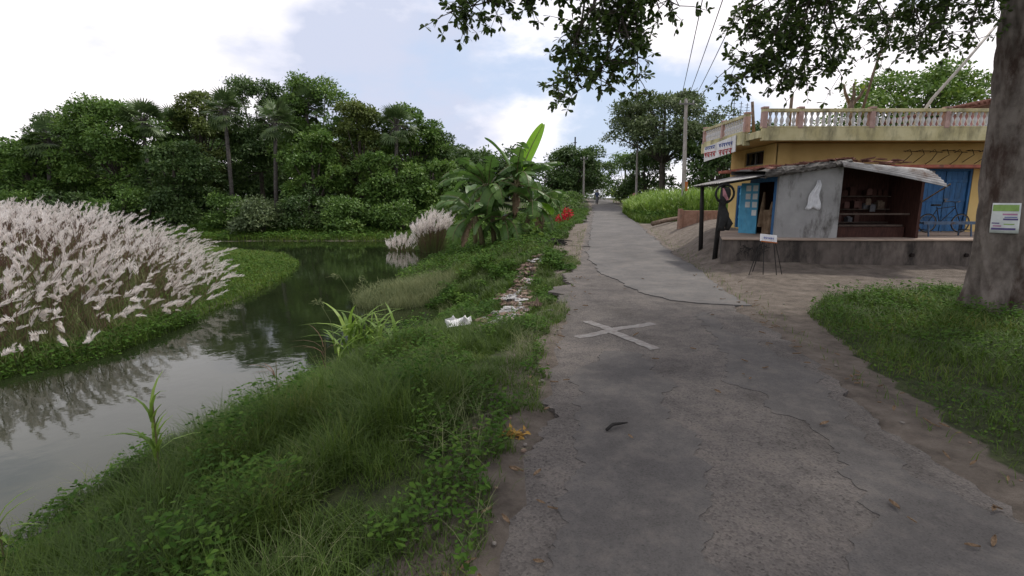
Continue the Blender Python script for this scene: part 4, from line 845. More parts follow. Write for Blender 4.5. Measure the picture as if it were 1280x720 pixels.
# ------------------------------------------------------------------ near left bank grass
def bank_h(x, y): return (.30 * np.sin(x * 7.1 + y * 2.3) * np.sin(y * 6.3 - x * 3.1) + .75 + .35 * np.sin(x * 1.3 + y * .9) * np.sin(y * 1.1 - x * .7) + .25 * np.sin(x * 3.7 - y * 2.9)) * np.clip((xc(y) - 2.0 - x) / 1.0, .25, 1) * np.clip(.45 + .4 * pond_sd(x, y), .4, 1) * np.clip(1.25 - .02 * y, .7, 1.3)
def bank_keep(x, y):
    sd = pond_sd(x, y); s = x - xc(y); lim = -1.85 - np.interp(y, [0, 6, 9, 18, 20, 33, 36], [.12, .0, -.05, .0, .8, .75, .1]) + .22 * wob(x * 2, y * 2) + .1 * wob(x * 5, y * 6)
    return (sd > -.35) & (s < lim) & ~(in_poly(x, y, RUB) & (rng.random(x.shape) < .9))
NEAR = [(-5.2, -1.0), (2, -1), (2.2, 9), (-4.5, 9)]; MIDP = [(-5, 9), (2.3, 9), (3, 19), (-5, 19)]; FARP = [(-5.5, 19), (3, 19), (8, 52), (-4, 48), (-6, 36)]
b, *_ = ground_grass('g', NEAR, 120000, (.16, .56), (.004, .008), None, None, bank_keep, hfn=bank_h, lean=(.25, 1.0))
b2, *_ = ground_grass('g', MIDP, 55000, (.18, .5), (.006, .010), None, None, bank_keep, hfn=bank_h, lean=(.25, .9)); b.V += b2.V; 
for f, m in zip(b2.F, b2.MI): b.F.append(f + b.n); b.MI.append(m)
b.n += b2.n
b3, *_ = ground_grass('g', FARP, 26000, (.2, .5), (.007, .011), None, None, bank_keep, lean=(.25, .9)); b.V += b3.V
for f, m in zip(b3.F, b3.MI): b.F.append(f + b.n); b.MI.append(m)
b.n += b3.n
patch = lambda x, y: bank_keep(x, y) & (wob(x * 1.9 + 3, y * 1.7) + .5 * wob(x * 4, y * 5) > .22)
add_weeds(b, NEAR, 17000, (.03, .075), lambda x, y: .50 * bank_h(x, y) + .04, patch); add_weeds(b, MIDP, 12000, (.03, .065), lambda x, y: .48 * bank_h(x, y), patch)
dry = lambda x, y: bank_keep(x, y) & (wob(x * 2.6 + 1, y * 2.1 + 4) > .3)
for poly_, n_ in ((NEAR, 3500), (MIDP, 2500)):
    x, y = scatter(poly_, n_, dry); n_ = len(x); b.blades(np.stack([x, y, ground_z(x, y)], 1), uni(0, 6.28, n_), uni(.18, .42, n_), uni(.003, .005, n_), uni(.4, 1.2, n_), 2, 4, 1.3); add_weeds(b, FARP, 9000, (.03, .06), lambda x, y: .4 + 0 * x, bank_keep)
tag(b.build('bank_grass', [M['grass'], M['weed'], M['palegrass']]), 'dense green grass and weeds on the bank between road and pond', 'grass', kind='stuff')
# right verge
rk = lambda x, y: (np.abs(x - 8.9) + np.abs(y - 9.3) > .5) & (x - xc(y) > 2.05 + .12 * wob(x * 3, y * 3))
rh = lambda x, y: (.28 * np.sin(x * 6.1 + y * 2.7) * np.sin(y * 5.3 - x * 2.1) + .72 + .3 * np.sin(x * 1.7 + y) * np.sin(y * 1.9 - x)) * np.clip((x - xc(y) - 1.9) / 1.2, .3, 1)
RP = [(5.35, 9.1), (6.6, 10.5), (8.2, 11.2), (10.5, 11.5), (15, 11.7), (15, 3), (9, 0), (3.0, -1), (3.5, 2.2), (4.0, 4), (4.5, 6.2)]
b, *_ = ground_grass('g', RP, 90000, (.1, .36), (.005, .010), None, None, rk, hfn=rh, lean=(.3, 1.0)); add_weeds(b, RP, 26000, (.022, .055), lambda x, y: .40 * rh(x, y) + .03, lambda x, y: rk(x, y) & (wob(x * 1.8 + 1, y * 1.6) > -.25))
tag(b.build('verge_grass', [M['grass'], M['weed']]), 'green grass and leafy weeds round the foot of the big tree', 'grass', kind='stuff')
# stray tufts on the shoulders
b = MB(); n = 1500; y = uni(1, 30, n); s_ = np.where(rng.random(n) < .6, -1.75 - rng.exponential(.22, n), 1.85 + rng.exponential(.2, n)); x = xc(y) + s_; z = ground_z(x, y); b.blades(np.stack([x, y, z], 1), uni(0, 6.28, n), uni(.04, .16, n), uni(.005, .009, n), uni(.3, 1, n)); tag(b.build('shoulder_grass', M['grasslight']), 'sparse short grass tufts on the dusty road shoulders', 'grass', kind='stuff')

# ------------------------------------------------------------------ far bank ground cover and island marsh
FB = [(-34, 37.4), (-20, 37.6), (-9.5, 37.6), (-5.5, 36.6), (-3.8, 33), (-1, 36), (1, 46), (-8, 50), (-45, 50)]
b, *_ = ground_grass('g', FB, 24000, (.25, .6), (.010, .016), None, None, lambda x, y: pond_sd(x, y) > -.5); add_weeds(b, FB, 22000, (.05, .09), lambda x, y: .45 + .4 * np.clip((y - 40) / 6, 0, 1) + .15 * wob(x * .6, y * .6), lambda x, y: pond_sd(x, y) > -.3)
tag(b.build('far_bank_grass', [M['grasslight'], M['weed']]), 'bright green creeping growth on the far bank of the pond', 'ground cover', kind='stuff')
MARSH = [(-8.2, 11.5), (-8.4, 16.3), (-9.0, 20.5), (-10.2, 24.5), (-12.4, 28), (-19.5, 31.9), (-22, 32), (-20, 26), (-13, 20), (-10.6, 13), (-9, 11)]
b, *_ = ground_grass('g', MARSH, 26000, (.14, .38), (.006, .010), None, None, lambda x, y: pond_sd(x, y) > -.25); add_weeds(b, MARSH, 9000, (.03, .05), lambda x, y: .22 + 0 * x, lambda x, y: pond_sd(x, y) > -.35)
tag(b.build('marsh_grass', [M['grasslight'], M['weed']]), 'short bright marsh grass on the tip of the pond islet', 'grass', kind='stuff')
EDGE = [(-8.0, 9.6), (-8.0, 13), (-9.5, 13), (-10, 9.8), (-13, 6), (-13, 2), (-11.5, 4.5), (-9, 8)]
b, *_ = ground_grass('g', EDGE, 9000, (.15, .4), (.006, .010), None, None, lambda x, y: np.abs(pond_sd(x, y) - .3) < .7); add_weeds(b, EDGE, 6000, (.03, .06), lambda x, y: .25 + 0 * x, lambda x, y: np.abs(pond_sd(x, y) - .2) < .6)
tag(b.build('shore_weeds', [M['grass'], M['weed']]), 'low dark green weeds along the near shore of the white plumed grass', 'weeds', kind='stuff')

# ------------------------------------------------------------------ kans grass
KZ = [(-8.2, 10.0), (-8.3, 12.8), (-9.2, 15.5), (-10.6, 18.5), (-13, 22), (-17, 25), (-26, 27), (-34, 24), (-34, 8), (-18, 3), (-12.8, 2.5), (-10.75, 6.7), (-8.85, 9.2)]
KA = np.array(KZ)
def poly_d(x, y, P):
    d = np.full(np.shape(x), 1e9); n = len(P)
    for i in range(n):
        a = P[i]; e = P[(i + 1) % n] - a; t = np.clip(((x - a[0]) * e[0] + (y - a[1]) * e[1]) / (e @ e), 0, 1); d = np.minimum(d, np.hypot(x - a[0] - t * e[0], y - a[1] - t * e[1]))
    return d
def plumes(b, base, top, L, Wd, hairs, mi):
    """feathery heads: a spindle of fine upswept hairs"""
    n = len(base); ax = top - base; ax /= np.linalg.norm(ax, axis=1)[:, None]
    t = np.tile(np.linspace(0, 1, hairs), n); idx = np.repeat(np.arange(n), hairs); A_ = ax[idx]; r_ = rndn(len(idx)); r_ -= A_ * np.sum(r_ * A_, 1)[:, None]; r_ /= np.linalg.norm(r_, axis=1)[:, None] + 1e-9
    dr = (rndn(n, .22) + [.22, .05, -.28])[idx]; Lh = L[idx] * .34 * (1 - .45 * t); P = top[idx] + A_ * (L[idx] * t * .8)[:, None] + (dr * (L[idx] * .55 * t ** 2)[:, None])
    b.leaves(P, A_ * 1.0 + r_ * .42, rndn(len(idx)), Lh * rng.uniform(.7, 1.3, len(idx)), Lh * .13, mi)
def kans(b, x, y, h, hairs, outdir, lean, L):
    n = len(x); z = ground_z(x, y); base = np.stack([x, y, z], 1); top = base + np.stack([outdir[:, 0] * lean * h, outdir[:, 1] * lean * h, h], 1)
    mid = (base + top) / 2 - np.stack([outdir[:, 0] * lean * h * .15, outdir[:, 1] * lean * h * .15, -h * .06], 1)
    for a, c in ((base, mid), (mid, top)):
        sd = np.array([.006, .003, 0]); V = np.stack([a - sd, a + sd, c + sd * .8, c - sd * .8], 1).reshape(-1, 3); b.add(V, np.arange(4 * n).reshape(n, 4), 0)
    plumes(b, mid, top, L, np.ones(n), hairs, 1)
b = MB(); n = 7000
x, y = scatter(KZ, n * 3); keep = rng.random(len(x)) < np.clip(1.35 - np.hypot(x + 9, y - 10) / 26, .3, 1) * np.clip(.52 + .18 * poly_d(x, y, KA) + .25 * wob(x * .9, y * .8), .12, 1); x, y = x[keep][:n], y[keep][:n]; n = len(x)
d = poly_d(x, y, KA); hp = np.clip(.3 + .46 * d, .3, 1.95) * np.where(rng.random(n) < .3, uni(.35, .8, n), uni(.78, 1.08, n)) + .05 * wob(x, y)
g = np.stack([poly_d(x + .05, y, KA) - d, poly_d(x, y + .05, KA) - d], 1); g = -g / (np.linalg.norm(g, axis=1)[:, None] + 1e-6); g = g * np.clip(1.6 - d * .35, .1, 1)[:, None] + rng.normal(0, .8, (n, 2))
near = np.hypot(x, y) < 17
for sel, hr in ((near, 60), (~near, 30)): kans(b, x[sel], y[sel], np.clip(hp[sel], .25, 3), hr, g[sel], uni(.1, .6, sel.sum()) + .45 * (d[sel] < 1.8) * rng.random(sel.sum()), uni(.18, .56, sel.sum()))
n = 50000; x, y = scatter(KZ, n * 2); keep = rng.random(len(x)) < np.clip(1.4 - np.hypot(x + 9, y - 10) / 24, .2, 1); x, y = x[keep][:n], y[keep][:n]; n = len(x); d = poly_d(x, y, KA); h = np.clip(.35 + .42 * d, .35, 1.75) * uni(.5, 1.05, n); P = np.stack([x, y, ground_z(x, y) - .03], 1)
b.blades(P, uni(0, 6.283, n), h, uni(.010, .018, n) * np.clip(np.hypot(x, y) / 12, 1, 2), uni(.15, .75, n), 2, 4, 1.4)
tag(b.build('kans_grass', [M['drybrown'], M['plume'], M['kansleaf']]), 'large stand of tall grass with white feathery plumes on the left side of the pond', 'grass', kind='stuff')
def tussock(x, y, r0, h, n, label, white=True):
    t = thing('plumed_grass_tussock', label, 'grass tussock', (x, y, float(ground_z(x, y))), 'plumed tussocks on the far shore'); a = uni(0, 6.283, n); f = np.sqrt(uni(0, 1, n)) * r0; X, Y = x + f * np.cos(a) * .5, y + f * np.sin(a) * .5
    b = MB(); hh = h * uni(.75, 1.05, n) * (1 - .25 * f / r0); od = np.stack([np.cos(a), np.sin(a)], 1) * (f / r0)[:, None]; tmp = MB(); kans(tmp, X, Y, hh, 24, od, np.full(n, .3), uni(.45, .75, n))
    pb_ = MB(); pb_.V = tmp.V; pb_.F = tmp.F; pb_.MI = tmp.MI; pb_.n = tmp.n; pb_.build('plumes', [M['drybrown'], M['plume']], t)
    m = 900; a = uni(0, 6.283, m); f = np.sqrt(uni(0, 1, m)) * r0 * .6; P = np.stack([x + f * np.cos(a), y + f * np.sin(a), np.full(m, float(ground_z(x, y)) - .05)], 1); lb_ = MB(); lb_.blades(P, a, h * uni(.4, .9, m), uni(.02, .035, m), uni(.1, .5, m), levels=4); lb_.build('leaves', M['kansleaf'], t)
tussock(-4.7, 30.2, 1.15, 2.5, 230, 'fuller whitish plumed tussock with reddish stems left of the banana plants'); tussock(-6.6, 31.0, 1.0, 2.0, 80, 'sparser plumed tussock just left of the fuller one')

# pale wispy grass at the water edge, reed plant
t = thing('pale_grass_clump', 'pale wispy grass clump at the water edge in mid pond', 'grass clump', (-3.5, 15.4, -1)); b = MB(); n = 7000; a = uni(0, 6.283, n); f = np.sqrt(uni(0, 1, n)); x = -3.3 + 1.5 * f * np.cos(a) + .3 * f * np.sin(a); y = 16.2 + 2.2 * f * np.sin(a); P = np.stack([x, y, np.maximum(ground_z(x, y), -1.05)], 1)
b.blades(P, uni(0, 6.28, n), uni(.35, .85, n) * (1.1 - .5 * f), uni(.008, .013, n), uni(.2, 1.0, n), levels=4); b.build('blades', M['palegrass'], t)
t = thing('reed_plant', 'tall broad leaved reed plant with drooping seed heads on the near pond edge', 'reed', (-2.55, 8.6, -.75)); b = MB(); n = 70; P = np.stack([-2.55 + rng.normal(0, .26, n), 8.6 + rng.normal(0, .2, n), uni(-.7, -.2, n)], 1)
b.blades(P, uni(0, 6.28, n), uni(.5, 1.0, n), uni(.06, .10, n), uni(.4, 1.1, n), levels=6, droop=1.7); b.build('leaves', M['corn'], t)
b = MB()
for k in range(9): p = P[k]; h = 1.0 + .35 * random.random(); dx, dy = random.uniform(-.3, .3), random.uniform(-.2, .2); b.tube([p, p + [dx * .4, dy * .4, h * .7], p + [dx, dy, h], p + [dx * 1.7, dy * 1.7, h * .98]], [.005, .004, .005, .003], 5); q = p + np.array([dx, dy, h]); m = 14; b.leaves(q + rndn(m, .03), rndn(m) + [dx * 4, dy * 4, -.3], rndn(m), .09, .025)
b.build('seed_heads', M['palegrass'], t)
def weed_plant(x, y, h, label, n=14, zb=None, mat='corn', wd=.05):
    z = float(ground_z(x, y)) if zb is None else zb; t = thing('weed_plant', label, 'plant', (x, y, z), 'taller weeds on the near bank'); b = MB(); b.tube([(x, y, z - .05), (x + .03, y, z + h * .9)], [.01, .005], 5); b.build('stem', M['bananastem'], t); b = MB(); P = np.repeat([[x, y, z]], n, 0) + np.stack([np.zeros(n), np.zeros(n), uni(.2, .8, n) * h], 1); b.blades(P, uni(0, 6.28, n), uni(.35, .6, n) * h, uni(wd * .7, wd, n), uni(.5, 1.1, n), levels=5, droop=1.7); b.build('leaves', M[mat], t)
weed_plant(-3.55, 4.75, 1.0, 'arching leafy weed rising over the water on the lower left bank'); weed_plant(-3.9, 3.5, .7, 'small arching weed at the left edge of the photo by the water', 9)
weed_plant(-3.2, 6.6, .8, 'thin dark weed stalk against the water above the arching weed', 8, mat='drybrown', wd=.025); weed_plant(-2.9, 7.6, .85, 'thin dark weed stalk left of the tall reed plant', 8, mat='drybrown', wd=.025)

# ------------------------------------------------------------------ banana plants
def banana_leaf(b, base, az, el0, L, W, droop, tear, mi=0, rib=1, roll=0):
    n = 18; t = np.linspace(0, 1, n); d = np.array([math.cos(az), math.sin(az)]); P = [np.array(base, float)]; el = el0
    for i in range(1, n):
        el = el0 - droop * (i / (n - 1)) ** 1.4; P.append(P[-1] + L / (n - 1) * np.array([d[0] * math.cos(el), d[1] * math.cos(el), math.sin(el)]))
    P = np.array(P); T = np.gradient(P, axis=0); T /= np.linalg.norm(T, axis=1)[:, None]; S = np.array([-d[1], d[0], 0]); N = np.cross(T, np.broadcast_to(S, T.shape)); N *= np.sign(N[:, 2:3] + 1e-6); S = math.cos(roll) * np.broadcast_to(S, T.shape) + math.sin(roll) * N; N = np.cross(T, S); N *= np.sign(N[:, 2:3] + 1e-6)
    wd = W * np.clip(np.sin(np.clip((t - .1) / .9, 0, 1) * math.pi * .93 + .12), 0, 1) ** .6 * (t > .1)
    b.tube(P, np.linspace(.03, .006, n) * (L / 2.2), 5, rib)
    for sg in (-1, 1):
        i = 2; ang = -.25
        while i < n - 1:
            ln = random.choice([1, 1, 2, 3]) if tear else 5; j = min(n - 1, i + ln); ang_ = (random.uniform(-.95, -.05) if tear else .28)
            rows = []
            for k in range(i, j + 1):
                sh_ = T[k] * wd[k] * .25; e = wd[k] * .5; gap = (.03 if (tear and k == j) else 0)
                m_ = P[k] + S[k] * sg * e * .55 * math.cos(ang_ * .5) + N[k] * e * .55 * math.sin(ang_ * .5) + sh_ * .5; o_ = P[k] + S[k] * sg * e * math.cos(ang_) + N[k] * e * math.sin(ang_) + sh_ - T[k] * gap * 2
                rows.append([P[k], m_, o_])
            b.grid(np.array(rows), mi); i = j
def banana(x, y, H, label, leaves, stems, young=None, group='banana plants by the road'):
    z = float(ground_z(x, y)); t = thing('banana_plant', label, 'banana plant', (x, y, z), group)
    for (dx, dy, h, lx) in stems:
        q = MB(); q.tube([(x + dx, y + dy, z - .2), (x + dx + lx * .4, y + dy, z + h * .5), (x + dx + lx, y + dy, z + h)], [.14, .12, .08], 10); q.build('stem', M['bananastem'], t, smooth=True)
    for (si, az, el, L, W, dr, tear, mat) in leaves:
        dx, dy, h, lx = stems[si]; q = MB(); banana_leaf(q, (x + dx + lx, y + dy, z + h - .15), R(az), R(el), L, W * 1.25, R(dr), tear, roll=R(78) if (mat == 'bananayoung' and el > 60) else random.uniform(-.5, .5)); o = q.build('leaf', [M[mat], M['bananastem']], t)
        if mat == 'bananayoung': o['label'] = 'bright light green young leaf standing upright'
        if mat == 'deadleaf': o['label'] = 'dry brown hanging leaf'
bl = 'banana'
BIG = [(0, 18, 70, 3.2, .5, 12, False, 'bananayoung'), (0, 150, 70, 2.9, .65, 40, False, bl), (0, 20, 50, 2.9, .5, 60, True, bl)]
rb_ = random.Random(31)
for si, cnt_ in ((0, 11), (1, 12), (2, 9), (3, 8), (4, 8)):
    for k in range(cnt_):
        az = 360 * k / cnt_ + rb_.uniform(-22, 22); el = rb_.choice([68, 55, 40, 25, 8, -8]) + rb_.uniform(-6, 6)
        BIG.append((si, az, el, rb_.uniform(2.3, 3.1) * (1 if si < 2 else .82), rb_.uniform(.55, .75), rb_.uniform(60, 115), rb_.random() < .72, bl))
for si, az in ((0, 265), (1, 200), (2, 300), (4, 230), (1, 280)): BIG.append((si, az, -38, 1.7, .4, 45, True, 'deadleaf'))
BIG.append((2, 330, 0, 1.2, .6, 55, False, 'bananayoung'))
banana(-.1, 25.2, 3, 'large dark banana clump with one bright upright young leaf', BIG, [(.2, 0, 3.0, .1), (-.75, .1, 2.8, -.3), (.7, -.2, 2.1, .35), (-.2, -.4, 1.4, -.1), (-1.3, -.2, 1.5, -.4)])
banana(1.5, 31, 2.4, 'smaller yellow green banana plant right behind the large banana clump', [(0, 30, 60, 2.1, .5, 70, False, 'banana'), (0, 350, 55, 2.2, .45, 80, True, 'lf_light'), (0, 90, 72, 1.9, .5, 40, False, 'lf_light'), (0, 170, 55, 1.9, .5, 80, False, 'lf_light'), (0, 250, 45, 1.8, .5, 90, False, 'lf_light'), (0, 300, 50, 1.8, .45, 80, True, 'lf_light'), (0, 130, 60, 1.8, .5, 60, False, 'lf_light')], [(0, 0, 1.6, .05), (.3, .1, 1.2, .1)])
banana(-2.0, 28.5, 2.6, 'banana plant half hidden at the left rear of the large clump', [(0, 150, 55, 2.4, .6, 90, False, bl), (0, 100, 68, 2.2, .6, 60, False, bl), (0, 200, 45, 2.4, .6, 95, True, bl), (0, 260, 35, 2.2, .6, 100, True, bl), (0, 40, 50, 2.2, .6, 90, True, bl), (0, 320, 45, 2.0, .6, 95, True, bl)], [(0, 0, 2.3, -.1)])
# broad leaved plant at the foot, red bush, stake, twig pile
t = thing('broad_leaf_plant', 'light green broad leaved plant at the right foot of the banana clump', 'plant', (.85, 23.8, float(ground_z(.85, 23.8)))); b = MB(); n = 110; zz = float(ground_z(.85, 23.8)); P = np.array([.85, 23.8, zz]) + np.abs(rndn(n, 1)) * [0, 0, .5] + rndn(n, .35) * [1, .8, .1]; D = rndn(n) * [1, 1, .3] + [0, -.3, .1]; b.leaves(P, D, rndn(n, .4) + [0, -.4, .8], uni(.2, .38, n), uni(.14, .25, n), six=True); b.build('leaves', M['lf_light'], t)
b = MB()
for k in range(8): b.tube([(.85, 23.8, zz - .05), P[k]], .012, 5)
b.build('stems', M['bananastem'], t)
zz = float(ground_z(3.5, 34)); t = thing('red_bush', 'bright red leafed bush on the left roadside', 'bush', (3.5, 34, zz)); b = MB(); clump_leaves(b, [(3.25, 34, zz + .35), (3.55, 34, zz + .55), (3.75, 34.1, zz + .75), (3.45, 33.9, zz + .2), (3.6, 34.1, zz + 1.0), (3.15, 34, zz + .55)], [.3, .32, .28, .3, .2, .24], 900, .16, 0, .9); b.build('foliage', M['red'], t)
b = MB(); 
for dx in (-.3, 0, .25): b.tube([(3.5, 34, zz - .1), (3.5 + dx, 34, zz + .7)], .02, 5)
b.build('stems', M['darkbark'], t)
pole_thing('wooden_stake', 'short brown stake in the dirt beside the red bush', 'stake', [(1.95, 25.5, -.1), (1.98, 25.5, .62)], [.045, .04], M['stick'])
b = MB(); r_ = random.Random(12)
for k in range(34):
    a = r_.uniform(0, 6.28); l = r_.uniform(.25, .65); cx, cy = 1.75 + r_.uniform(-.45, .35), 21.8 + r_.uniform(-.3, .3); zc = float(ground_z(cx, cy)) + r_.uniform(.02, .18); b.tube([(cx - l * math.cos(a), cy - l * math.sin(a), zc), (cx, cy, zc + .06), (cx + l * math.cos(a), cy + l * math.sin(a), zc - .02)], .018, 5)
tag(b.build('twig_heap', M['tarwood'], origin=(1.75, 21.8, .05)), 'dark heap of twigs on the left shoulder below the banana clump', 'twig heap')
pole_thing('fallen_stick', 'straight dark stick lying on the shoulder right of the twig heap', 'stick', [(2.0, 21.3, .13), (2.6, 21.25, .14), (3.2, 21.2, .13)], [.03, .025, .02], M['tarwood'])

# ------------------------------------------------------------------ rubbish on the bank
M['stonegrey'] = nmat('dusty_stone', (.13, .115, .10), (.2, .18, .16), 8, .95)
def scrap(x, y, sx, sy, mat, rz_, lift=.06, name='litter_scrap', label=None, cat='litter', seed=0, crump=.4, group='litter on the left bank'):
    r2 = np.random.default_rng(seed); U, V_ = np.meshgrid(np.linspace(-.5, .5, 7), np.linspace(-.5, .5, 7)); j = r2.normal(0, .07, U.shape)
    X = (U + j) * sx; Y = (V_ + r2.normal(0, .07, U.shape)) * sy; Z = np.abs(r2.normal(0, crump * min(sx, sy) * .35, U.shape)) + crump * min(sx, sy) * (.5 - (U ** 2 + V_ ** 2)); c, s_ = math.cos(rz_), math.sin(rz_)
    z0 = float(ground_z(x, y)) + lift; b = MB(); b.grid(np.stack([x + X * c - Y * s_, y + X * s_ + Y * c, z0 + Z], -1)); o = b.build(name, mat, origin=(x, y, z0)); m_ = o.modifiers.new('thickness', 'SOLIDIFY'); m_.thickness = .01
    return tag(o, label, cat, group)
scrap(-1.05, 9.9, .5, .32, M['white'], .3, .16, 'plastic_sack', 'largest crumpled white sack at the lower end of the rubbish strip', seed=3, crump=.6)
M['scrapwhite'] = nmat('dirty_white_plastic', (.30, .29, .28), (.46, .45, .44), 9, .7); M['scrapbrown'] = nmat('brown_scrap', (.13, .09, .07), (.22, .16, .12), 8, .9); M['scrapgrey'] = nmat('grey_scrap', (.22, .21, .21), (.36, .34, .33), 8, .8); M['scrappink'] = nmat('pinkish_scrap', (.32, .24, .22), (.46, .36, .33), 8, .8)
rs = random.Random(21); cnt = 0
while cnt < 170:
    x, y = rs.uniform(-1.1, 1.3), rs.uniform(8.8, 18)
    if not in_poly(np.array([x]), np.array([y]), RUB)[0]: continue
    k = rs.choice([0, 0, 0, 0, 1, 1, 2, 3]); mt, lb = [('scrapbrown', 'small dull brown scrap in the rubbish strip on the bank'), ('scrapgrey', 'small grey plastic scrap in the rubbish strip on the bank'), ('scrappink', 'small pinkish paper scrap in the rubbish strip on the bank'), ('scrapwhite', 'small white plastic scrap in the rubbish strip on the bank')][k]
    s_ = rs.uniform(.06, .34); scrap(x, y, s_, s_ * rs.uniform(.4, .9), M[mt], rs.uniform(0, 3), rs.uniform(.03, .18), label=lb, seed=100 + cnt, crump=rs.uniform(.2, .6)); cnt += 1
# loose stones at the road edges
stone_meshes = []
for k in range(5):
    bm = bmesh.new(); bmesh.ops.create_icosphere(bm, subdivisions=2, radius=1); r2 = np.random.default_rng(k)
    ax_ = r2.normal(0, 1, (7, 3)); 
    for v in bm.verts:
        c = np.array(v.co); c = c * (1 - .22 * np.clip((ax_ @ c).max() - 1.2, 0, 1)); v.co = Vector((c[0], c[1] * .8, c[2] * .55))
    me = bpy.data.meshes.new('stone'); bm.to_mesh(me); bm.free(); me.materials.append(M['scrapbrown'] if k % 2 else M['stonegrey']); stone_meshes.append(me)
for k in range(130):
    y = 2.2 + 18 * rs.random() ** 1.4; left = rs.random() < .55; x = float(xc(y)) + (-1.75 - rs.random() ** 2 * .5 if left else 1.75 + rs.random() ** 2 * 1.6)
    if y > 15 and not left: continue
    if in_poly(np.array([x]), np.array([y]), RGRASS)[0]: continue
    o = bpy.data.objects.new('stone', stone_meshes[k % 5]); COL.objects.link(o); s_ = rs.uniform(.008, .034); o.scale = (s_, s_, s_); o.rotation_euler = (0, 0, rs.uniform(0, 6)); o.location = (x, y, float(ground_z(x, y)) + s_ * .3)
    tag(o, 'small loose stone on the left road shoulder' if left else 'small loose stone on the right road shoulder', 'stone', 'loose stones on the road shoulders')
for k in range(70):
    while True:
        x, y = rs.uniform(-1.1, 1.3), rs.uniform(8.8, 18)
        if in_poly(np.array([x]), np.array([y]), RUB)[0]: break
    o = bpy.data.objects.new('rubble_chunk', stone_meshes[k % 5]); COL.objects.link(o); s_ = rs.uniform(.035, .10); o.scale = (s_, s_ * rs.uniform(.6, 1), s_); o.rotation_euler = (rs.uniform(-.6, .6), rs.uniform(-.6, .6), rs.uniform(0, 6)); o.location = (x, y, float(ground_z(x, y)) + s_ * .5)
    tag(o, 'dusty chunk of rubble lying in the rubbish strip on the bank', 'rubble', 'rubble chunks on the left bank')
# dry leaves, stick and fruit lump on the road
lm = MB(); U, V_ = np.meshgrid(np.linspace(-1, 1, 5), np.linspace(0, 1, 7)); lm.grid(np.stack([U * .3 * np.sin(V_ * math.pi * .94 + .1) * .5, V_ - .5, .12 * U ** 2 + .1 * (V_ - .5) ** 2], -1)); leaf0 = lm.build('dry_leaf', M['deadleaf']); lmesh = leaf0.data; bpy.data.objects.remove(leaf0)
for k in range(150):
    y = 2.4 + 12 * rs.random() ** 1.2; s0 = rs.choice([-1.9, -1.7, 1.8, 1.95, rs.uniform(-1.6, 1.6)]) + rs.gauss(0, .2); x = float(xc(y)) + s0; o = bpy.data.objects.new('dry_leaf', lmesh); COL.objects.link(o); s_ = rs.uniform(.06, .12); o.scale = (s_, s_, s_); o.rotation_euler = (rs.gauss(0, .25), rs.gauss(0, .25), rs.uniform(0, 6.28)); o.location = (x, y, (float(zr(y)) if abs(s0) < 1.65 else float(ground_z(x, y))) + .025)
    tag(o, 'curled brown dry leaf lying on the broken road surface' if abs(s0) < 1.65 else 'curled brown dry leaf lying at the road edge', 'leaf', 'dry leaves on the road')
pole_thing('twig', 'short dark curved twig lying on the near road surface', 'twig', [(.86, 4.36, .03), (.93, 4.44, .045), (1.0, 4.47, .04), (1.08, 4.50, .035)], [.014, .016, .014, .006], M['tarwood'])
b = MB(); n = 60; P = np.array([.02, 4.25, .03]) + np.abs(rndn(n, 1)) * [0, 0, .012] + rndn(n, .045) * [1.2, .9, 0]; b.leaves(P, rndn(n) + [0, 0, .2], rndn(n, .5) + [0, 0, 1], .07, .035); tag(b.build('yellow_leaf_lump', M['orangebrown'], origin=(0, 4.25, .03)), 'flattened yellow brown lump of leaves at the left road edge', 'leaf lump')

# ------------------------------------------------------------------ big tree on the right
bt = thing('roadside_tree', 'big grey barked tree on the right verge with branches over the road', 'tree', (8.85, 9.3, .05))
n = 150; zz = np.linspace(0, 1, n) ** 1.15 * 8.6; rad = .37 + .17 * np.exp(-zz / .30) + .04 * np.exp(-zz / 1.1) - .010 * zz
seg = 150; qn = np.random.default_rng(5); HARM = [(int(qn.integers(1, 26)), qn.uniform(1.0, 16), qn.uniform(0, 6.28), qn.uniform(.3, 1)) for _ in range(70)]; a = np.linspace(0, 2 * math.pi, seg, endpoint=False); rows = []
for z, r0 in zip(zz, rad):
    fl = 1 + (.30 * np.exp(-z / .55)) * np.sin(a * 5 + .8) + .03 * np.sin(a * 9 + z * 2) + .03 * np.sin(a * 4 - z * 3.1) + .0075 * sum(w_ * np.sin(k_ * a + f_ * z + p_) for k_, f_, p_, w_ in HARM); r_ = r0 * fl
    rows.append(np.stack([8.95 - .045 * z + r_ * np.cos(a), 9.3 + .01 * z + r_ * np.sin(a), np.full(seg, z - .1)], 1))
rows = np.array(rows); rows = np.concatenate([rows, rows[:, :1]], 1); q = MB(); q.grid(rows); q.build('trunk', M['bark'], bt, smooth=True)
TOP = np.array([8.75, 9.4, 8.3])
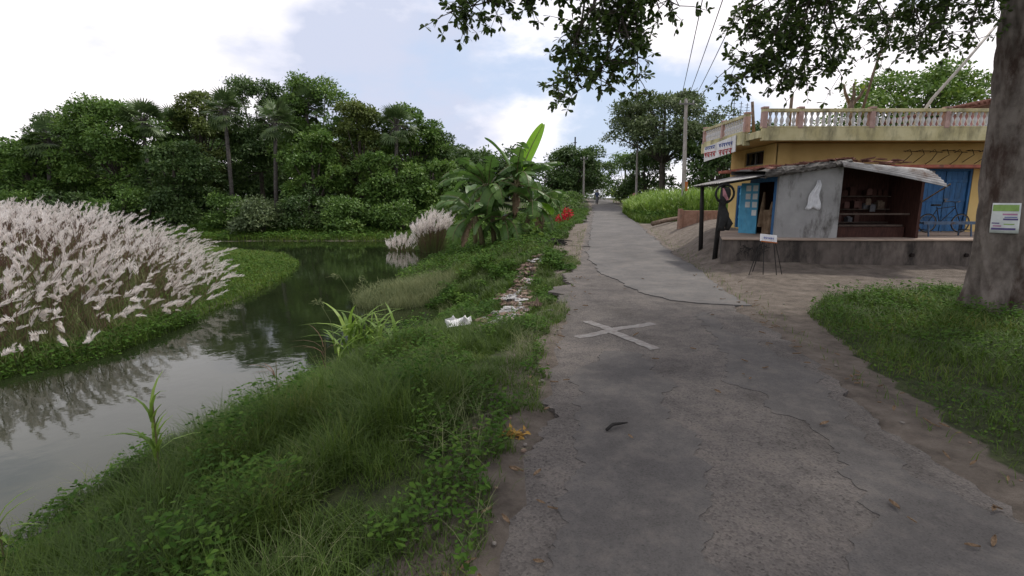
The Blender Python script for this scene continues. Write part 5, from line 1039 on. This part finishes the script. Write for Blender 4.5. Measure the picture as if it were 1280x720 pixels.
LIMBS = [  # limbs with points in metres
 [(8.75, 9.35, 6.2), (7.2, 8.7, 6.9), (5.2, 8.0, 6.7), (3.4, 7.4, 6.2), (1.8, 7.0, 5.7), (.4, 6.8, 5.25), (-.5, 6.7, 5.0)],
 [(8.75, 9.35, 5.9), (7.6, 8.9, 6.2), (6.3, 8.6, 6.1), (5.0, 8.3, 5.7), (4.0, 8.1, 5.2)],
 [(8.7, 9.4, 6.6), (8.2, 9.5, 7.2), (7.2, 9.6, 6.8), (6.2, 9.4, 6.3)],
 [(8.7, 9.4, 7.2), (7.0, 7.0, 8.6), (5.0, 4.0, 9.2), (3.0, 1.0, 9.0)], [(8.7, 9.4, 7.6), (10.2, 8.0, 9.2), (11.2, 5.0, 9.8), (11.0, 1.5, 9.6)], [(8.7, 9.4, 7.6), (9.0, 11.2, 9.4), (8.4, 13.2, 10)], [(8.7, 9.4, 7.8), (5.8, 9.5, 9.8), (3.0, 8.2, 10.2), (0.5, 6.0, 9.6)], [(8.7, 9.4, 7.4), (8.0, 5.5, 8.2), (7.4, 2.0, 8.4), (6.0, -2, 8.0)]]
lb_ = MB()
def smooth_path(P, m=20):
    P = np.array(P, float); t = np.linspace(0, len(P) - 1, m); i = np.clip(t.astype(int), 0, len(P) - 2); f = (t - i)[:, None]
    P0 = P[np.maximum(i - 1, 0)]; P1 = P[i]; P2 = P[i + 1]; P3 = P[np.minimum(i + 2, len(P) - 1)]
    return .5 * ((2 * P1) + (-P0 + P2) * f + (2 * P0 - 5 * P1 + 4 * P2 - P3) * f ** 2 + (-P0 + 3 * P1 - 3 * P2 + P3) * f ** 3)
for i, L in enumerate(LIMBS):
    P = smooth_path(L, 22); lb_.tube(P, np.linspace(.16 if i > 2 else .11, .02, 22), 8, cap=False)
tw = MB(); lf = MB()
def spray(P, dens=1.0, L=.104, side=.46):
    """a leafy twig: side shoots ending in whorls of obovate leaves"""
    P = smooth_path(P, 16); tw.tube(P, np.linspace(.018, .005, 16), 5, cap=False); ln = np.linalg.norm(np.diff(P, axis=0), axis=1).sum(); m = max(3, int(ln / .085 * dens))
    for k in range(m):
        f = (.08 + .92 * rng.random()) * 15; i = min(int(f), 14); p = P[i] + (P[i + 1] - P[i]) * (f - i); d = rndn(1)[0] * [1, 1, .7] + [0, 0, -.15]; d /= np.linalg.norm(d); e = p + d * side * rng.uniform(.2, 1); tw.tube([p, (p + e) / 2 + [0, 0, .02], e], [.006, .005, .003], 4, cap=False)
        for g in (1.0, .6):
            w_ = p + (e - p) * g; nn = rng.integers(5, 9); dd = rndn(nn) * .8 + d * .7 + [0, 0, -.1]; lf.leaves(np.repeat(w_[None], nn, 0), dd, rndn(nn, .6) + [0, 0, 1.], L * rng.uniform(.65, 1.15, nn), L * .42 * rng.uniform(.8, 1.2, nn), six=True)
def A(px, py, Y):
    cx = (px - 640) / F_PX; cy = -(py - 360) / F_PX; t = Y / (math.cos(PIT) + cy * math.sin(PIT)); return (cx * t, Y, 2.1 + t * (-math.sin(PIT) + cy * math.cos(PIT)))
SPR = [  # drooping leafy twigs of the lowest limbs
 [(735, -40, 7), (728, 20, 7), (715, 75, 6.9), (706, 120, 6.9)], [(750, -40, 7.1), (740, 15, 7.1), (730, 60, 7), (722, 100, 7)], [(790, -50, 7), (793, 10, 7), (797, 60, 7), (795, 118, 7)], [(780, -40, 7.2), (770, 20, 7.2), (760, 60, 7.2), (765, 95, 7.2)],
 [(760, -40, 6.8), (745, 0, 6.8), (725, 35, 6.8), (712, 70, 6.8)], [(800, -40, 7), (780, 20, 7), (755, 80, 7), (735, 110, 7)], [(770, -30, 6.9), (775, 10, 6.9), (785, 45, 6.9), (800, 62, 6.9)],
 [(700, -40, 6.9), (660, -14, 6.9), (610, 2, 6.8), (558, 16, 6.8)], [(660, -40, 6.9), (640, -20, 6.8), (600, 0, 6.8), (588, 14, 6.8)], [(720, -40, 7), (690, -18, 7), (672, -4, 7)], [(810, -40, 7), (830, -5, 7), (850, 8, 7)], [(795, -40, 7), (815, -10, 7), (825, 12, 7)],
 [(1010, -40, 8.1), (985, 20, 8.1), (950, 60, 8), (912, 84, 8)], [(1030, -40, 8.2), (1000, 30, 8.2), (960, 75, 8.1), (915, 102, 8.1)], [(1020, -30, 8.2), (1000, 40, 8.2), (985, 85, 8.2), (960, 122, 8.2)], [(1040, -30, 8.3), (1030, 20, 8.3), (1035, 60, 8.3), (1052, 95, 8.3)], [(1000, -40, 8.1), (975, 0, 8.1), (945, 25, 8), (930, 40, 8)], [(1030, -30, 8.3), (1010, 40, 8.3), (1005, 80, 8.3), (1010, 108, 8.3)], [(1020, -40, 8.2), (990, 10, 8.2), (970, 50, 8.2), (940, 78, 8.2)],
 [(1060, -30, 8.4), (1040, 10, 8.4), (1050, 45, 8.4), (1060, 70, 8.4)], [(985, -40, 8), (960, -5, 8), (935, 12, 8), (925, 18, 8)],
 [(1080, -30, 8.8), (1100, 10, 8.8), (1110, 40, 8.8), (1100, 62, 8.8)], [(1130, -40, 9), (1140, 0, 9), (1150, 35, 9), (1135, 60, 9)], [(1180, -40, 9.2), (1185, 0, 9.2), (1180, 35, 9.2), (1195, 58, 9.2)], [(1230, -30, 9.4), (1222, 5, 9.4), (1215, 30, 9.4), (1225, 52, 9.4)], [(1200, -40, 9.4), (1160, 5, 9.3), (1120, 22, 9.2), (1075, 30, 9.1)], [(1210, -30, 9.5), (1170, 20, 9.5), (1150, 50, 9.4), (1160, 65, 9.4)], [(1250, -20, 9.3), (1240, 10, 9.3), (1235, 30, 9.3)], [(1090, -40, 8.8), (1075, 0, 8.8), (1070, 20, 8.8)]]
for s_ in SPR: spray([A(*p) for p in s_], 2.3)
lb_.build('limbs', M['bark'], bt, smooth=True); tw.build('twigs', M['darkbark'], bt); lf.build('hanging_leaves', M['lf_near'], bt)
cb = MB(); cs = []
for L in LIMBS[3:]:
    P = smooth_path(L, 14)
    for p in P[4:]:
        for k in range(3): cs.append(p + rndn(1, 1.15)[0] * [1, 1, .55] + [0, 0, .3])
for p in smooth_path(LIMBS[0], 14)[3:]: cs.append(p + [0, 0, 1.2] + rndn(1, .4)[0]); cs.append(p + [0, -1.2, 1.0] + rndn(1, .5)[0])
clump_leaves(cb, cs, [rng.uniform(.6, 1.15) for c in cs], 120, .24, 0, .7); cb.build('crown', M['lf_near'], bt)  # dense crown out of view, shaped overhead to shade the foreground
# poster nailed to the trunk
po = thing('poster', 'printed paper poster with green heading nailed round the tree trunk', 'poster', (8.55, 8.87, 1.75))
def on_trunk(ang, z, off): r0 = float(np.interp(z + .1, zz, rad)) ; return (8.95 - .045 * z + (r0 + off) * math.cos(ang), 9.3 + (r0 + off) * math.sin(ang), z)
def poster_piece(b, a0, a1, z0, z1, off, mi, wav=0): b.grid(np.array([[on_trunk(a, z, off + wav * math.sin((z - z0) * 6) ** 2) for a in np.linspace(a0, a1, 12)] for z in np.linspace(z0, z1, 6)]), mi)
q = MB(); aL, aR = R(200), R(256); poster_piece(q, aL, aR, 1.50, 2.02, .035, 0); pp = q.build('sheet', M['paper'], po, smooth=True); m_ = pp.modifiers.new('thickness', 'SOLIDIFY'); m_.thickness = .006; m_.offset = -1
q = MB(); poster_piece(q, R(202), R(252), 1.88, 1.99, .039, 0); poster_piece(q, R(222), R(250), 1.81, 1.84, .039, 1); poster_piece(q, R(224), R(252), 1.725, 1.755, .039, 2); poster_piece(q, R(203), R(218), 1.66, 1.68, .039, 2); poster_piece(q, R(203), R(249), 1.555, 1.59, .039, 2); poster_piece(q, R(206), R(222), 1.61, 1.635, .039, 1); poster_piece(q, R(226), R(246), 1.645, 1.665, .039, 0); poster_piece(q, R(226), R(250), 1.77, 1.785, .039, 3)
q.build('print', [M['green_ink'], M['pink_ink'], M['purple_ink'], M['blue_ink']], po, smooth=True)
